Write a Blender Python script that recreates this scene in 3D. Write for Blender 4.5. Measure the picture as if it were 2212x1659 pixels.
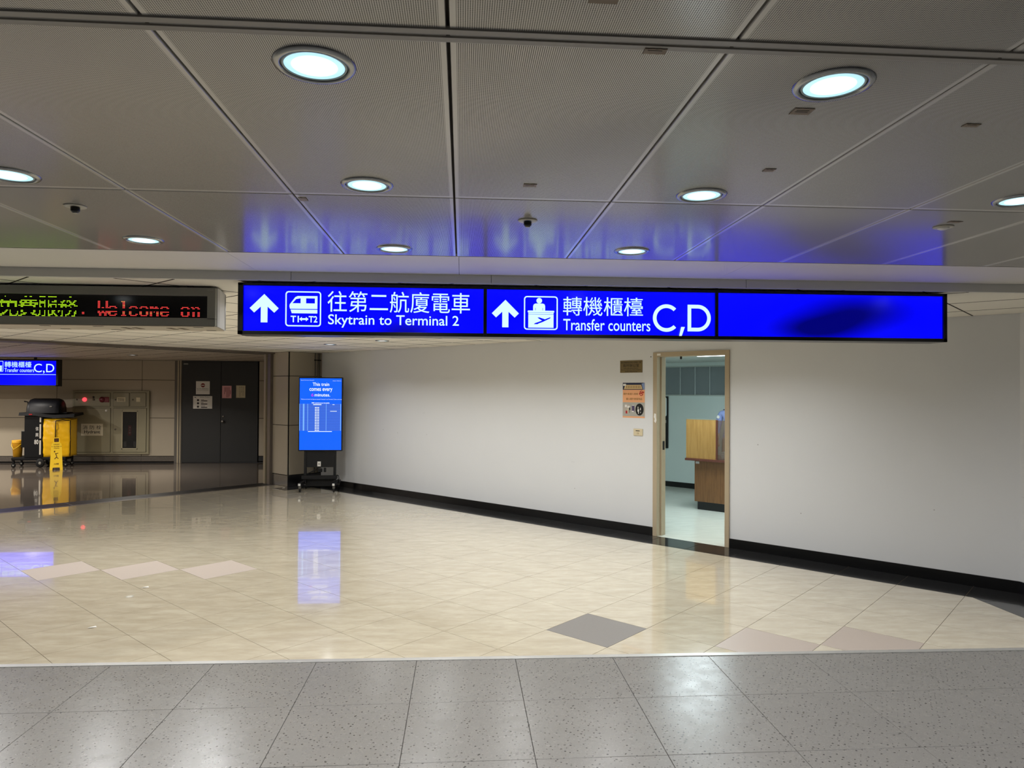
import bpy, bmesh, math, random
import numpy as np
from mathutils import Matrix, Vector
random.seed(7)
for o in list(bpy.data.objects): bpy.data.objects.remove(o, do_unlink=True)
SC = bpy.context.scene
C = SC.collection
PI = math.pi

# ------------------------------------------------------------------ camera
CAM_H = 1.63
YAW, PITCH, ROLL, FPX = 0.071076, 0.0120387, 0.0056088, 1523.5
cam = bpy.data.cameras.new('camera'); camo = bpy.data.objects.new('camera', cam); C.objects.link(camo)
cam.sensor_width = 36; cam.lens = FPX/2212*36; cam.clip_start = .05; cam.clip_end = 80
_f = Vector((math.sin(YAW)*math.cos(PITCH), math.cos(YAW)*math.cos(PITCH), math.sin(PITCH)))
_r = Vector((math.cos(YAW), -math.sin(YAW), 0)); _u = _r.cross(_f)
_r2 = _r*math.cos(ROLL)+_u*math.sin(ROLL); _u2 = _u*math.cos(ROLL)-_r*math.sin(ROLL)
camo.matrix_world = Matrix(((_r2.x, _u2.x, -_f.x, 0), (_r2.y, _u2.y, -_f.y, 0), (_r2.z, _u2.z, -_f.z, CAM_H), (0, 0, 0, 1)))
SC.camera = camo
# ------------------------------------------------------------------ world, exposure
w = bpy.data.worlds.new('world'); SC.world = w; w.use_nodes = True
w.node_tree.nodes['Background'].inputs[0].default_value = (.5, .52, .55, 1)
w.node_tree.nodes['Background'].inputs[1].default_value = .2
SC.view_settings.view_transform = 'Standard'; SC.view_settings.look = 'None'
SC.view_settings.exposure = 0.2; SC.view_settings.gamma = 1.0; SC.view_settings.use_curve_mapping = False
P_CORR, P_HALL, P_LOBBY, P_OFFICE = 7.2, 9.5, 30.0, 20.0
LENS_EMIT = 7.0

# ------------------------------------------------------------------ frames
A45 = 0.774833                       # angle of the long white wall against the corridor
RZ = A45-PI/2
SA, CA = math.sin(A45), math.cos(A45)
def W(s, t): return (-s*SA+t*CA, s*CA+t*SA)
H_COR, H_HALL, H_OFF = 2.365, 2.31, 2.16
Y_STEP, Y_STRIP, Y_LOBBY, T_WALL, S_END = 4.41, 4.345, 16.43, 7.144, 10.85

# ------------------------------------------------------------------ materials
def lin(c):
    return tuple(((v/255)/12.92 if v/255 <= .04045 else ((v/255+.055)/1.055)**2.4) for v in c)+(1,)
class NT:
    def __init__(s, name):
        s.m = bpy.data.materials.new(name); s.m.use_nodes = True; s.t = s.m.node_tree; s.n = s.t.nodes; s.b = s.n['Principled BSDF']
    def node(s, typ, **kw):
        n = s.n.new(typ)
        for k, v in kw.items():
            if k.startswith('i_'):
                key = k[2:]; n.inputs[int(key) if key.isdigit() else key].default_value = v
            else: setattr(n, k, v)
        return n
    def link(s, a, b): s.t.links.new(a, b)
    def math(s, op, a, b=None, c=None):
        n = s.n.new('ShaderNodeMath'); n.operation = op
        for i, v in enumerate((a, b, c)):
            if v is None: continue
            if isinstance(v, (int, float)): n.inputs[i].default_value = v
            else: s.link(v, n.inputs[i])
        return n.outputs[0]
    def mix(s, fac, a, b):
        n = s.n.new('ShaderNodeMix'); n.data_type = 'RGBA'
        if isinstance(fac, (int, float)): n.inputs[0].default_value = fac
        else: s.link(fac, n.inputs[0])
        for i, v in ((6, a), (7, b)):
            if isinstance(v, tuple): n.inputs[i].default_value = v
            else: s.link(v, n.inputs[i])
        return n.outputs[2]
    def ramp(s, fac, p0, p1, c0=(0, 0, 0, 1), c1=(1, 1, 1, 1)):
        n = s.n.new('ShaderNodeValToRGB'); n.color_ramp.elements[0].position = p0; n.color_ramp.elements[1].position = p1
        n.color_ramp.elements[0].color = c0; n.color_ramp.elements[1].color = c1; s.link(fac, n.inputs[0]); return n.outputs[0]
    def noise(s, scale, vec=None, detail=4, rough=.55):
        n = s.node('ShaderNodeTexNoise'); n.inputs['Scale'].default_value = scale; n.inputs['Detail'].default_value = detail; n.inputs['Roughness'].default_value = rough
        if vec is not None: s.link(vec, n.inputs['Vector'])
        return n.outputs[0]
    def pos(s): return s.node('ShaderNodeNewGeometry').outputs['Position']
    def mapping(s, vec, scale=(1, 1, 1), rot=(0, 0, 0)):
        n = s.node('ShaderNodeMapping'); n.inputs['Scale'].default_value = scale; n.inputs['Rotation'].default_value = rot; s.link(vec, n.inputs[0]); return n.outputs[0]
    def bump(s, h, strength=.2, dist=.002):
        n = s.node('ShaderNodeBump'); n.inputs['Strength'].default_value = strength; n.inputs['Distance'].default_value = dist
        s.link(h, n.inputs['Height']); s.link(n.outputs[0], s.b.inputs['Normal'])
    def set(s, rough=.5, spec=.5, metal=0., coat=0., coatr=.05):
        s.b.inputs['Roughness'].default_value = rough; s.b.inputs['Specular IOR Level'].default_value = spec
        s.b.inputs['Metallic'].default_value = metal; s.b.inputs['Coat Weight'].default_value = coat; s.b.inputs['Coat Roughness'].default_value = coatr
        return s
    def col(s, v):
        if isinstance(v, tuple): s.b.inputs['Base Color'].default_value = v
        else: s.link(v, s.b.inputs['Base Color'])
        return s
MATS = {}
def plain(name, rgb, rough=.5, spec=.5, metal=0., var=.06, scale=9):
    if name in MATS: return MATS[name]
    t = NT(name).set(rough, spec, metal); c = lin(rgb)
    n = t.noise(scale, t.pos(), 3)
    lo = tuple(v*(1-var) for v in c[:3])+(1,); hi = tuple(min(1, v*(1+var)) for v in c[:3])+(1,)
    t.col(t.mix(n, lo, hi)); MATS[name] = t.m; return t.m
def emit(name, rgb, strength, base=(4, 4, 6), rough=.25):
    if name in MATS: return MATS[name]
    t = NT(name).set(rough, .5); t.col(lin(base)); t.b.inputs['Emission Color'].default_value = lin(rgb); t.b.inputs['Emission Strength'].default_value = strength
    MATS[name] = t.m; return t.m

def m_perforated():
    t = NT('perforated_metal').set(.30, .55, 0, .9, .15)
    tc = t.node('ShaderNodeTexCoord').outputs['Object']
    sep = t.node('ShaderNodeSeparateXYZ'); t.link(tc, sep.inputs[0])
    px = .0046
    def cell(o, p): return t.math('SUBTRACT', t.math('FRACT', t.math('MULTIPLY', o, 1/p)), .5)
    dx, dy = cell(sep.outputs[0], px), cell(sep.outputs[1], .0032)
    d2 = t.math('ADD', t.math('MULTIPLY', dx, dx), t.math('MULTIPLY', dy, dy))
    hole = t.math('LESS_THAN', d2, .105)
    ins = t.math('MULTIPLY', t.math('LESS_THAN', t.math('ABSOLUTE', sep.outputs[0]), .283), t.math('LESS_THAN', t.math('ABSOLUTE', sep.outputs[1]), .588))
    fac = t.math('MULTIPLY', hole, ins)
    n = t.noise(2.2, t.pos(), 4)
    base = t.mix(n, lin((178, 175, 168)), lin((194, 191, 184)))
    t.col(t.mix(fac, base, lin((62, 60, 56))))
    t.link(t.math('MULTIPLY', t.math('SUBTRACT', 1.0, fac), .8), t.b.inputs['Coat Weight'])
    t.link(t.math('MULTIPLY', t.math('SUBTRACT', 1.0, fac), .55), t.b.inputs['Specular IOR Level'])
    return t.m
def m_plaster(name, rgb, var=.05, rough=.55, scuffs=True):
    t = NT(name).set(rough, .35); p = t.pos(); c = lin(rgb)
    n = t.noise(1.3, p, 5); n2 = t.noise(60, p, 2)
    lo = tuple(v*(1-var) for v in c[:3])+(1,)
    base = t.mix(n, lo, c)
    if scuffs:
        sp = t.node('ShaderNodeTexVoronoi'); sp.inputs['Scale'].default_value = 2.6; t.link(p, sp.inputs['Vector'])
        dots = t.math('MULTIPLY', t.math('LESS_THAN', sp.outputs['Distance'], .016), .55)
        st = t.noise(3.0, t.mapping(p, (1, 1, 9)), 6, .7)
        dirt = t.math('MULTIPLY', t.math('GREATER_THAN', st, .71), .16)
        base = t.mix(t.math('MAXIMUM', dots, dirt), base, lin((95, 88, 80)))
    t.col(base); t.bump(n2, .12, .002); return t.m
def m_terrazzo():
    t = NT('grey_speckled_vinyl').set(.24, .5); p = t.pos()
    v = t.node('ShaderNodeTexVoronoi', voronoi_dimensions='2D'); v.inputs['Scale'].default_value = 38; t.link(t.mapping(p, (1, 1.15, 1), (0, 0, .5)), v.inputs['Vector'])
    sc = t.node('ShaderNodeSeparateColor'); t.link(v.outputs['Color'], sc.inputs[0])
    chip = t.math('LESS_THAN', v.outputs['Distance'], t.math('MULTIPLY', t.math('SUBTRACT', sc.outputs[0], .28), .28))
    v2 = t.node('ShaderNodeTexVoronoi', voronoi_dimensions='2D'); v2.inputs['Scale'].default_value = 95; t.link(p, v2.inputs['Vector'])
    sc2 = t.node('ShaderNodeSeparateColor'); t.link(v2.outputs['Color'], sc2.inputs[0])
    pale = t.math('MULTIPLY', t.math('LESS_THAN', v2.outputs['Distance'], .3), t.math('GREATER_THAN', sc2.outputs[1], .8))
    n = t.noise(1.6, p, 4); base = t.mix(n, lin((114, 112, 109)), lin((126, 124, 120)))
    base = t.mix(t.math('MULTIPLY', pale, .3), base, lin((150, 147, 143)))
    t.col(t.mix(t.math('MULTIPLY', chip, .92), base, lin((40, 38, 37))))
    r = t.noise(9, p, 5); t.link(t.ramp(r, .3, .75, (.23, .23, .23, 1), (.31, .31, .31, 1)), t.b.inputs['Roughness'])
    t.bump(t.noise(38, p, 3), .06, .004); return t.m
def m_beige():
    t = NT('polished_beige_tile').set(.10, .5, 0, .8, .015); p = t.pos()
    oi = t.node('ShaderNodeObjectInfo')
    st = t.noise(3.2, t.mapping(p, (1.0, 3.4, 1), (0, 0, .6)), 7, .62)
    st2 = t.noise(11, t.mapping(p, (1.0, 2.6, 1), (0, 0, .9)), 5, .6)
    c1 = t.mix(t.ramp(st, .32, .68), lin((188, 177, 154)), lin((212, 203, 181)))
    c2 = t.mix(t.math('MULTIPLY', t.ramp(st2, .45, .7), .35), c1, lin((176, 166, 146)))
    t.col(t.mix(t.math('MULTIPLY', oi.outputs['Random'], .16), c2, lin((190, 178, 158))))
    return t.m
def m_granite(name, lo, hi, rough=.06):
    t = NT(name).set(rough, .5, 0, .3, .02); p = t.pos()
    n = t.noise(170, p, 3, .7); n2 = t.noise(2.0, p, 4)
    c = t.mix(t.ramp(n, .35, .68), lin(lo), lin(hi))
    t.col(t.mix(t.math('MULTIPLY', n2, .3), c, lin(tuple(v*.8 for v in lo)))); return t.m
def m_wood(name, a, b, rough=.35):
    t = NT(name).set(rough, .45); tc = t.node('ShaderNodeTexCoord').outputs['Object']
    n = t.noise(9, t.mapping(tc, (6, 6, .35)), 6, .62); n2 = t.noise(60, t.mapping(tc, (5, 5, .12)), 3)
    c = t.mix(t.ramp(n, .34, .68), lin(a), lin(b)); t.col(t.mix(t.math('MULTIPLY', n2, .35), c, lin(tuple(v*.72 for v in a)))); return t.m
def m_lens(name='lamp_lens', k_emit=None):
    k_emit = LENS_EMIT if k_emit is None else k_emit
    t = NT(name).set(.15, .5); t.col(lin((200, 220, 225)))
    tc = t.node('ShaderNodeTexCoord').outputs['Object']
    sep = t.node('ShaderNodeSeparateXYZ'); t.link(tc, sep.inputs[0])
    r = t.math('SQRT', t.math('ADD', t.math('POWER', sep.outputs[0], 2), t.math('POWER', sep.outputs[1], 2)))
    k = t.ramp(t.math('MULTIPLY', r, 1/.07), .52, .74)
    t.link(t.mix(k, (1, 1, 1, 1), lin((176, 226, 240))), t.b.inputs['Emission Color'])
    t.link(t.math('ADD', .95, t.math('MULTIPLY', t.math('SUBTRACT', 1.0, k), k_emit)), t.b.inputs['Emission Strength']); return t.m
def m_signblue(name, dark):
    """backlit blue film; dark = list of (x, z, rx, rz, amount): tubes that have gone dim behind it"""
    t = NT(name).set(.18, .25); t.col((.001, .001, .03, 1))
    tc = t.node('ShaderNodeTexCoord').outputs['Object']; sep = t.node('ShaderNodeSeparateXYZ'); t.link(tc, sep.inputs[0])
    f = None
    for (x, z, rx, rz, am) in dark:
        dx = t.math('POWER', t.math('MULTIPLY', t.math('SUBTRACT', sep.outputs[0], x), 1/rx), 2)
        dz = t.math('POWER', t.math('MULTIPLY', t.math('SUBTRACT', sep.outputs[2], z), 1/rz), 2)
        e = t.math('MULTIPLY', t.math('POWER', 2.718, t.math('MULTIPLY', t.math('ADD', dx, dz), -1.0)), am)
        f = e if f is None else t.math('ADD', f, e)
    t.b.inputs['Emission Color'].default_value = (.0005, .001, 1, 1)
    s = 1.3
    if f is not None: t.link(t.math('MULTIPLY', t.math('MAXIMUM', t.math('SUBTRACT', 1.0, f), .12), s), t.b.inputs['Emission Strength'])
    else: t.b.inputs['Emission Strength'].default_value = s
    return t.m
def m_glass(name, rgb=(230, 240, 240), alpha=.18, rough=.03):
    t = NT(name).set(rough, .5); t.col(lin(rgb)); t.b.inputs['Alpha'].default_value = alpha; return t.m

M = dict(
    perf=m_perforated(), plaster=m_plaster('white_plaster', (215, 216, 217)), soffit=m_plaster('soffit_plaster', (220, 216, 208), scuffs=False),
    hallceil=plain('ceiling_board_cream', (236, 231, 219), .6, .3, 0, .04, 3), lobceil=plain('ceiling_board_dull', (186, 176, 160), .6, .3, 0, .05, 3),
    joint=plain('joint_dark', (58, 52, 44), .8, .2), grout=plain('grout_brown', (92, 82, 68), .8, .2), groutg=plain('grout_grey', (70, 67, 64), .8, .2),
    terrazzo=m_terrazzo(), beige=m_beige(), mauve=plain('matt_mauve_tile', (176, 164, 154), .42, .4, 0, .03, 40), darkgrey=plain('matt_grey_tile', (128, 124, 120), .5, .35, 0, .05, 60),
    blacktile=m_granite('black_border_tile', (26, 26, 27), (38, 38, 39), .14), granite=m_granite('dark_granite', (84, 75, 67), (126, 115, 104), .07),
    blackbase=plain('black_skirting', (10, 10, 11), .28, .4), strip=plain('aluminium_strip', (196, 196, 194), .35, .5, .7),
    bronze=plain('bronze_metal', (104, 95, 87), .4, .5, .3), panel=plain('beige_wall_panel', (168, 158, 140), .42, .4, 0, .05, 2), panelgap=plain('panel_gap', (16, 14, 12), .8, .2),
    marble=m_granite('grey_marble', (70, 66, 62), (110, 104, 98), .08), doordark=plain('charcoal_door', (44, 45, 46), .4, .4, 0, .05, 2),
    steel=plain('brushed_steel', (150, 148, 144), .3, .5, .9), chrome=plain('satin_chrome', (150, 152, 152), .24, .5, .9), lens=m_lens(), lensrim=plain('frosted_rim', (170, 190, 192), .3, .5), cavity=plain('lamp_cavity', (10, 12, 14), .5, .4),
    black=plain('black_plastic', (14, 14, 16), .35, .45), blackm=plain('black_powder_coat', (12, 12, 14), .5, .4), signframe=plain('sign_black_frame', (6, 6, 8), .3, .45),
    ledcase=plain('led_grey_case', (134, 133, 126), .45, .4), ledside=plain('led_pale_case', (190, 189, 190), .65, .25), ledbottom=plain('led_case_underside', (178, 168, 150), .45, .4), ledwin=plain('led_window', (5, 4, 5), .12, .5),
    doorframe=plain('tan_door_frame', (172, 156, 130), .4, .4, 0, .06, 4), officewall=m_plaster('office_wall', (214, 226, 222), scuffs=False), officefloor=m_beige,
    white=plain('white_paper', (226, 224, 218), .6, .3, 0, .02), cream=plain('cream_paper', (206, 196, 166), .6, .3, 0, .02), pink=plain('pink_paper', (226, 168, 172), .6, .3, 0, .02), ink=plain('black_ink', (24, 22, 22), .6, .3), redink=plain('red_ink', (168, 28, 30), .5, .3),
    yellow=plain('yellow_vinyl', (232, 180, 10), .38, .45, 0, .06, 6), yellowp=plain('yellow_plastic', (236, 196, 36), .35, .45, 0, .04), bucket=plain('bucket_yellow', (240, 178, 40), .35, .45, 0, .04), brownink=plain('brown_ink', (70, 40, 14), .5, .3),
    olive=plain('cabinet_olive_paint', (140, 134, 110), .4, .4, 0, .04, 3), beigeplastic=plain('beige_switch_plastic', (206, 192, 160), .4, .4, 0, .02), rubber=plain('wheel_rubber', (20, 20, 21), .6, .3),
    brass=plain('dull_brass', (120, 104, 72), .3, .5, .75), tape=plain('brown_tape', (128, 112, 92), .5, .3, 0, .08, 50), woodlight=m_wood('light_wood', (150, 112, 58), (178, 138, 78)), wooddark=m_wood('walnut_veneer', (104, 70, 40), (134, 94, 56)), woodedge=m_wood('red_brown_edge', (84, 44, 34), (104, 58, 44)),
    blind=plain('grey_blind', (168, 178, 180), .5, .35, 0, .04), smoked=m_glass('smoked_acrylic', (90, 70, 55), .55), clear=m_glass('cabinet_glass', (40, 42, 44), .5), lettering=emit('sign_lettering', (196, 236, 250), 1.15), conduit=plain('grey_conduit', (112, 108, 100), .4, .4, .3),
)
def m_office_floor():
    t = NT('office_vinyl').set(.16, .45); p = t.pos(); n = t.noise(5, t.mapping(p, (1, 3, 1), (0, 0, .6)), 6)
    t.col(t.mix(n, lin((186, 190, 180)), lin((214, 216, 206)))); return t.m
M['officefloor'] = m_office_floor()

# ------------------------------------------------------------------ mesh builder
class MB:
    def __init__(s): s.v = []; s.f = []; s.smooth = []
    def add(s, verts, faces, smooth=False):
        b = len(s.v); s.v += [tuple(v) for v in verts]; s.f += [tuple(i+b for i in f) for f in faces]; s.smooth += [smooth]*len(faces); return s
    def box(s, x0, x1, y0, y1, z0, z1, bev=0.):
        x0, x1 = min(x0, x1), max(x0, x1); y0, y1 = min(y0, y1), max(y0, y1); z0, z1 = min(z0, z1), max(z0, z1)
        if bev <= 0:
            v = [(x, y, z) for z in (z0, z1) for y in (y0, y1) for x in (x0, x1)]
            return s.add(v, [(0, 2, 3, 1), (4, 5, 7, 6), (0, 1, 5, 4), (2, 6, 7, 3), (0, 4, 6, 2), (1, 3, 7, 5)])
        bev = min(bev, (x1-x0)*.49, (y1-y0)*.49, (z1-z0)*.49)
        bm = bmesh.new(); bmesh.ops.create_cube(bm, size=1)
        for q in bm.verts: q.co = Vector(((x0+x1)/2+q.co.x*(x1-x0), (y0+y1)/2+q.co.y*(y1-y0), (z0+z1)/2+q.co.z*(z1-z0)))
        bmesh.ops.bevel(bm, geom=list(bm.edges), offset=bev, segments=2, affect='EDGES', profile=.6)
        bm.verts.index_update(); vs = [tuple(q.co) for q in bm.verts]; fs = [tuple(q.index for q in f.verts) for f in bm.faces]; bm.free()
        return s.add(vs, fs)
    def prism(s, poly, z0, z1, bev=0., bot=False):
        """polygon (x, y) extruded in z; bev chamfers the top edge (or the bottom edge when bot)"""
        n = len(poly); a = sum(poly[i][0]*poly[(i+1) % n][1]-poly[(i+1) % n][0]*poly[i][1] for i in range(n))
        if a < 0: poly = poly[::-1]
        if bev > 0:
            cx = sum(p[0] for p in poly)/n; cy = sum(p[1] for p in poly)/n
            R = max(math.hypot(p[0]-cx, p[1]-cy) for p in poly); k = 1-bev/R*1.2
            ins = [(cx+(p[0]-cx)*k, cy+(p[1]-cy)*k) for p in poly]
            rings = [(poly, z0), (poly, z1-bev), (ins, z1)] if not bot else [(ins, z0), (poly, z0+bev), (poly, z1)]
        else: rings = [(poly, z0), (poly, z1)]
        v = [(p[0], p[1], z) for r, z in rings for p in r]; f = [tuple(range(n))[::-1], tuple(range((len(rings)-1)*n, len(rings)*n))]
        for k in range(len(rings)-1):
            for i in range(n): j = (i+1) % n; f.append((k*n+i, k*n+j, (k+1)*n+j, (k+1)*n+i))
        return s.add(v, f)
    def plate(s, poly, y, th=.001):
        """polygon (x, z) seen from -y, extruded th towards +y"""
        n = len(poly); a = sum(poly[i][0]*poly[(i+1) % n][1]-poly[(i+1) % n][0]*poly[i][1] for i in range(n))
        if a < 0: poly = poly[::-1]
        v = [(p[0], y, p[1]) for p in poly]+[(p[0], y+th, p[1]) for p in poly]
        f = [tuple(range(n)), tuple(range(n, 2*n))[::-1]]+[(i, i+n, (i+1) % n+n, (i+1) % n) for i in range(n)]
        return s.add(v, f)
    def ring(s, outer, inner, y, th=.001):
        n = len(outer); v = [(p[0], y, p[1]) for p in outer]+[(p[0], y, p[1]) for p in inner]+[(p[0], y+th, p[1]) for p in outer]+[(p[0], y+th, p[1]) for p in inner]
        f = []
        for i in range(n):
            j = (i+1) % n; f += [(i, j, n+j, n+i), (2*n+i, 3*n+i, 3*n+j, 2*n+j), (i, 2*n+i, 2*n+j, j), (n+i, n+j, 3*n+j, 3*n+i)]
        return s.add(v, f)
    def lathe(s, prof, seg=32, c=(0, 0, 0), axis='z', smooth=True, cap=True):
        v = []; f = []; m = len(prof)
        for i in range(seg):
            a = 2*PI*i/seg
            for r, h in prof:
                p = (r*math.cos(a), r*math.sin(a), h)
                if axis == 'y': p = (p[0], h, p[1])
                if axis == 'x': p = (h, p[0], p[1])
                v.append((p[0]+c[0], p[1]+c[1], p[2]+c[2]))
        for i in range(seg):
            j = (i+1) % seg
            for k in range(m-1): f.append((i*m+k, j*m+k, j*m+k+1, i*m+k+1))
        if cap:
            if prof[0][0] > 1e-6: f.append(tuple(i*m for i in range(seg)))
            if prof[-1][0] > 1e-6: f.append(tuple(i*m+m-1 for i in range(seg)))
        return s.add(v, f, smooth)
    def tube(s, pts, r, seg=8):
        pts = [Vector(p) for p in pts]; v = []; f = []; n = len(pts); up = None
        for i, p in enumerate(pts):
            d = (pts[min(i+1, n-1)]-pts[max(i-1, 0)]).normalized()
            a = d.orthogonal().normalized() if up is None else (up-d*up.dot(d)).normalized()
            up = a; b = d.cross(a); rr = r[i] if isinstance(r, (list, tuple)) else r
            for k in range(seg): q = 2*PI*k/seg; v.append(p+(a*math.cos(q)+b*math.sin(q))*rr)
        for i in range(n-1):
            for k in range(seg): l = (k+1) % seg; f.append((i*seg+k, i*seg+l, (i+1)*seg+l, (i+1)*seg+k))
        f += [tuple(range(seg))[::-1], tuple(range((n-1)*seg, n*seg))]
        return s.add(v, f, True)
    def mesh(s, name, mat):
        me = bpy.data.meshes.new(name); me.from_pydata(s.v, [], s.f); me.materials.append(mat)
        me.polygons.foreach_set('use_smooth', s.smooth); me.update()
        bm = bmesh.new(); bm.from_mesh(me); bmesh.ops.remove_doubles(bm, verts=bm.verts, dist=1e-6); bmesh.ops.recalc_face_normals(bm, faces=bm.faces); bm.to_mesh(me); bm.free()
        return me
    def build(s, name, mat, parent=None, loc=(0, 0, 0), rz=0.):
        return link(name, s.mesh(name, mat), parent, loc, rz)
def link(name, me, parent=None, loc=(0, 0, 0), rz=0.):
    o = bpy.data.objects.new(name, me); C.objects.link(o); o.location = loc; o.rotation_euler = (0, 0, rz)
    if parent is not None: o.parent = parent
    return o
def tag(o, label, cat, group=None, kind=None):
    if label: o['label'] = label
    if cat: o['category'] = cat
    if group: o['group'] = group
    if kind: o['kind'] = kind
    return o
def thing(name, label, cat, loc=(0, 0, 0), rz=0., group=None):
    o = bpy.data.objects.new(name, None); C.objects.link(o); o.location = loc; o.rotation_euler = (0, 0, rz); o.empty_display_size = .1
    return tag(o, label, cat, group)
def struct(name, mb, mat, label, cat, loc=(0, 0, 0), rz=0.):
    return tag(mb.build(name, mat, None, loc, rz), label, cat, None, 'structure')
def circle(cx, cz, rx, rz=None, n=24, a0=0, a1=2*PI):
    rz = rx if rz is None else rz
    k = n if abs(a1-a0-2*PI) < 1e-6 else n-1
    return [(cx+rx*math.cos(a0+(a1-a0)*i/k), cz+rz*math.sin(a0+(a1-a0)*i/k)) for i in range(n)]
def rrect(x0, z0, x1, z1, r, n=5):
    p = []
    for cx, cz, a in ((x1-r, z1-r, 0), (x0+r, z1-r, PI/2), (x0+r, z0+r, PI), (x1-r, z0+r, 1.5*PI)):
        p += [(cx+r*math.cos(a+PI/2*i/n), cz+r*math.sin(a+PI/2*i/n)) for i in range(n+1)]
    return p
def rect(x0, z0, x1, z1): return [(x0, z0), (x1, z0), (x1, z1), (x0, z1)]
_tcache = {}
def text_mesh(body, bold=0.):
    key = (body, bold)
    if key in _tcache: return _tcache[key]
    cu = bpy.data.curves.new('t', 'FONT'); cu.body = body; cu.size = 1; cu.resolution_u = 4; cu.offset = bold
    o = bpy.data.objects.new('t', cu); C.objects.link(o); dg = bpy.context.evaluated_depsgraph_get()
    me = bpy.data.meshes.new_from_object(o.evaluated_get(dg)); bpy.data.objects.remove(o, do_unlink=True); bpy.data.curves.remove(cu)
    v = [(q.co.x, q.co.y) for q in me.vertices]; f = [tuple(p.vertices) for p in me.polygons]; bpy.data.meshes.remove(me)
    _tcache[key] = (v, f); return v, f
def text(body, box, y, name, mat, parent, bold=0., keep=False, mb=None):
    """letters filling box (x0, z0, x1, z1) on the plane y, read from -y"""
    v, f = text_mesh(body, bold)
    if not v: return None
    xs = [p[0] for p in v]; zs = [p[1] for p in v]; x0, x1, z0, z1 = min(xs), max(xs), min(zs), max(zs)
    sx = (box[2]-box[0])/(x1-x0); sz = (box[3]-box[1])/max(z1-z0, 1e-6)
    if keep: sx = sz = min(sx, sz)
    cx, cz = (box[0]+box[2])/2, (box[1]+box[3])/2
    vv = [(cx+(p[0]-(x0+x1)/2)*sx, y, cz+(p[1]-(z0+z1)/2)*sz) for p in v]
    if mb is not None: mb.add(vv, f); return mb
    m = MB(); m.add(vv, f); me = bpy.data.meshes.new(name); me.from_pydata(m.v, [], m.f); me.materials.append(mat); me.update()
    return link(name, me, parent)

# ------------------------------------------------------------------ tile fields
def clip(poly, a, b, c):
    out = []; n = len(poly)
    for i in range(n):
        p, q = poly[i], poly[(i+1) % n]; dp = a*p[0]+b*p[1]-c; dq = a*q[0]+b*q[1]-c
        if dp <= 0: out.append(p)
        if (dp < 0 < dq) or (dq < 0 < dp): t = dp/(dp-dq); out.append((p[0]+(q[0]-p[0])*t, p[1]+(q[1]-p[1])*t))
    return out
def area(p): return abs(sum(p[i][0]*p[(i+1) % len(p)][1]-p[(i+1) % len(p)][0]*p[i][1] for i in range(len(p))))/2
def field(parent, name, rz, xs, ys, cons, zs, gap, matf, down=False, bev=.0012, minarea=.004):
    """tiles between the joints xs, ys of a frame turned by rz; cons = world half-planes a*x+b*y<=c; zs = (back, face)"""
    c, s = math.cos(rz), math.sin(rz); cache = {}; cnt = 0
    loc = [(a*c+b*s, -a*s+b*c, k) for a, b, k in cons]
    for i in range(len(xs)-1):
        for j in range(len(ys)-1):
            p = rect(xs[i]+gap/2, ys[j]+gap/2, xs[i+1]-gap/2, ys[j+1]-gap/2)
            for k in loc:
                p = clip(p, *k)
                if len(p) < 3: break
            if len(p) < 3 or area(p) < minarea: continue
            cx, cy = (xs[i]+xs[i+1])/2, (ys[j]+ys[j+1])/2
            q = [(round(a-cx, 4), round(b-cy, 4)) for a, b in p]; mat = matf(i, j, cx, cy)
            key = (tuple(q), mat.name)
            if key not in cache:
                z0, z1 = (zs[0]-zs[1], 0) if not down else (0, zs[0]-zs[1])
                cache[key] = MB().prism(q, z0, z1, bev, down).mesh(name, mat)
            link(name, cache[key], parent, (cx*c-cy*s, cx*s+cy*c, zs[1]), rz); cnt += 1
    return cnt
def frange(a, step, n): return [a+step*i for i in range(n)]
# ================================================================== SETTING
X_L, X_R = -7.5, 7.5
def wt(s, x): return (x+s*SA)/CA
# --- floors
fc = struct('floor_corridor', MB().prism([(X_L, -4), (X_R, -4), (X_R, Y_STRIP-.094), (X_L, Y_STRIP+.094)], -.08, -.004), M['groutg'], 'grey speckled vinyl tile floor in the foreground', 'floor')
gx = frange(.338-.6*10, .6, 22); gy = [4.34-.6*k for k in range(9, -1, -1)]; gy[-1] = Y_STRIP+.12
field(fc, 'floor_tile', 0, gx, gy, [(1, 0, X_R), (-1, 0, -X_L), (.0125, 1, Y_STRIP-.012)], (-.01, 0), .0028, lambda i, j, x, y: M['terrazzo'])
hall_poly = [(X_L, Y_STRIP+.094), (4.6, Y_STRIP-.0575), (4.6, 5.515), W(S_END, T_WALL), W(S_END, 6.49), W(11.62, 6.49), W(11.62, wt(11.62, X_L))]
fh = struct('floor_hall', MB().prism(hall_poly, -.08, -.003), M['grout'], 'polished beige tile floor laid diagonally, with a black border along the white wall', 'floor')
sj = frange(.05-.499*2, .499, 27); tj = frange(3.806-.491*14, .491, 21)
tj = [t for t in tj if t < 6.7]+[6.735]
def beige_mat(i, j, x, y):
    s, t = -x, y
    for (a, b, m) in ((2.8, 4.05, 'darkgrey'), (6.29, 3.07, 'mauve'), (6.8, 2.58, 'mauve'), (7.29, 2.08, 'mauve'), (1.8, 4.54, 'mauve'), (1.3, 5.03, 'mauve')):
        if abs(s-a) < .25 and abs(t-b) < .245: return M[m]
    return M['beige']
xs = sorted(-s for s in sj)
hall_cons = [(-.0125, -1, -(Y_STRIP+.015)), (-1, 0, -X_L), (1, 0, 4.115), (-SA, CA, 11.2), (CA, SA, 6.735)]
n_b = field(fh, 'beige_floor_tile', RZ, xs, tj, hall_cons, (-.01, 0), .0032, beige_mat, False, 0.)
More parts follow.
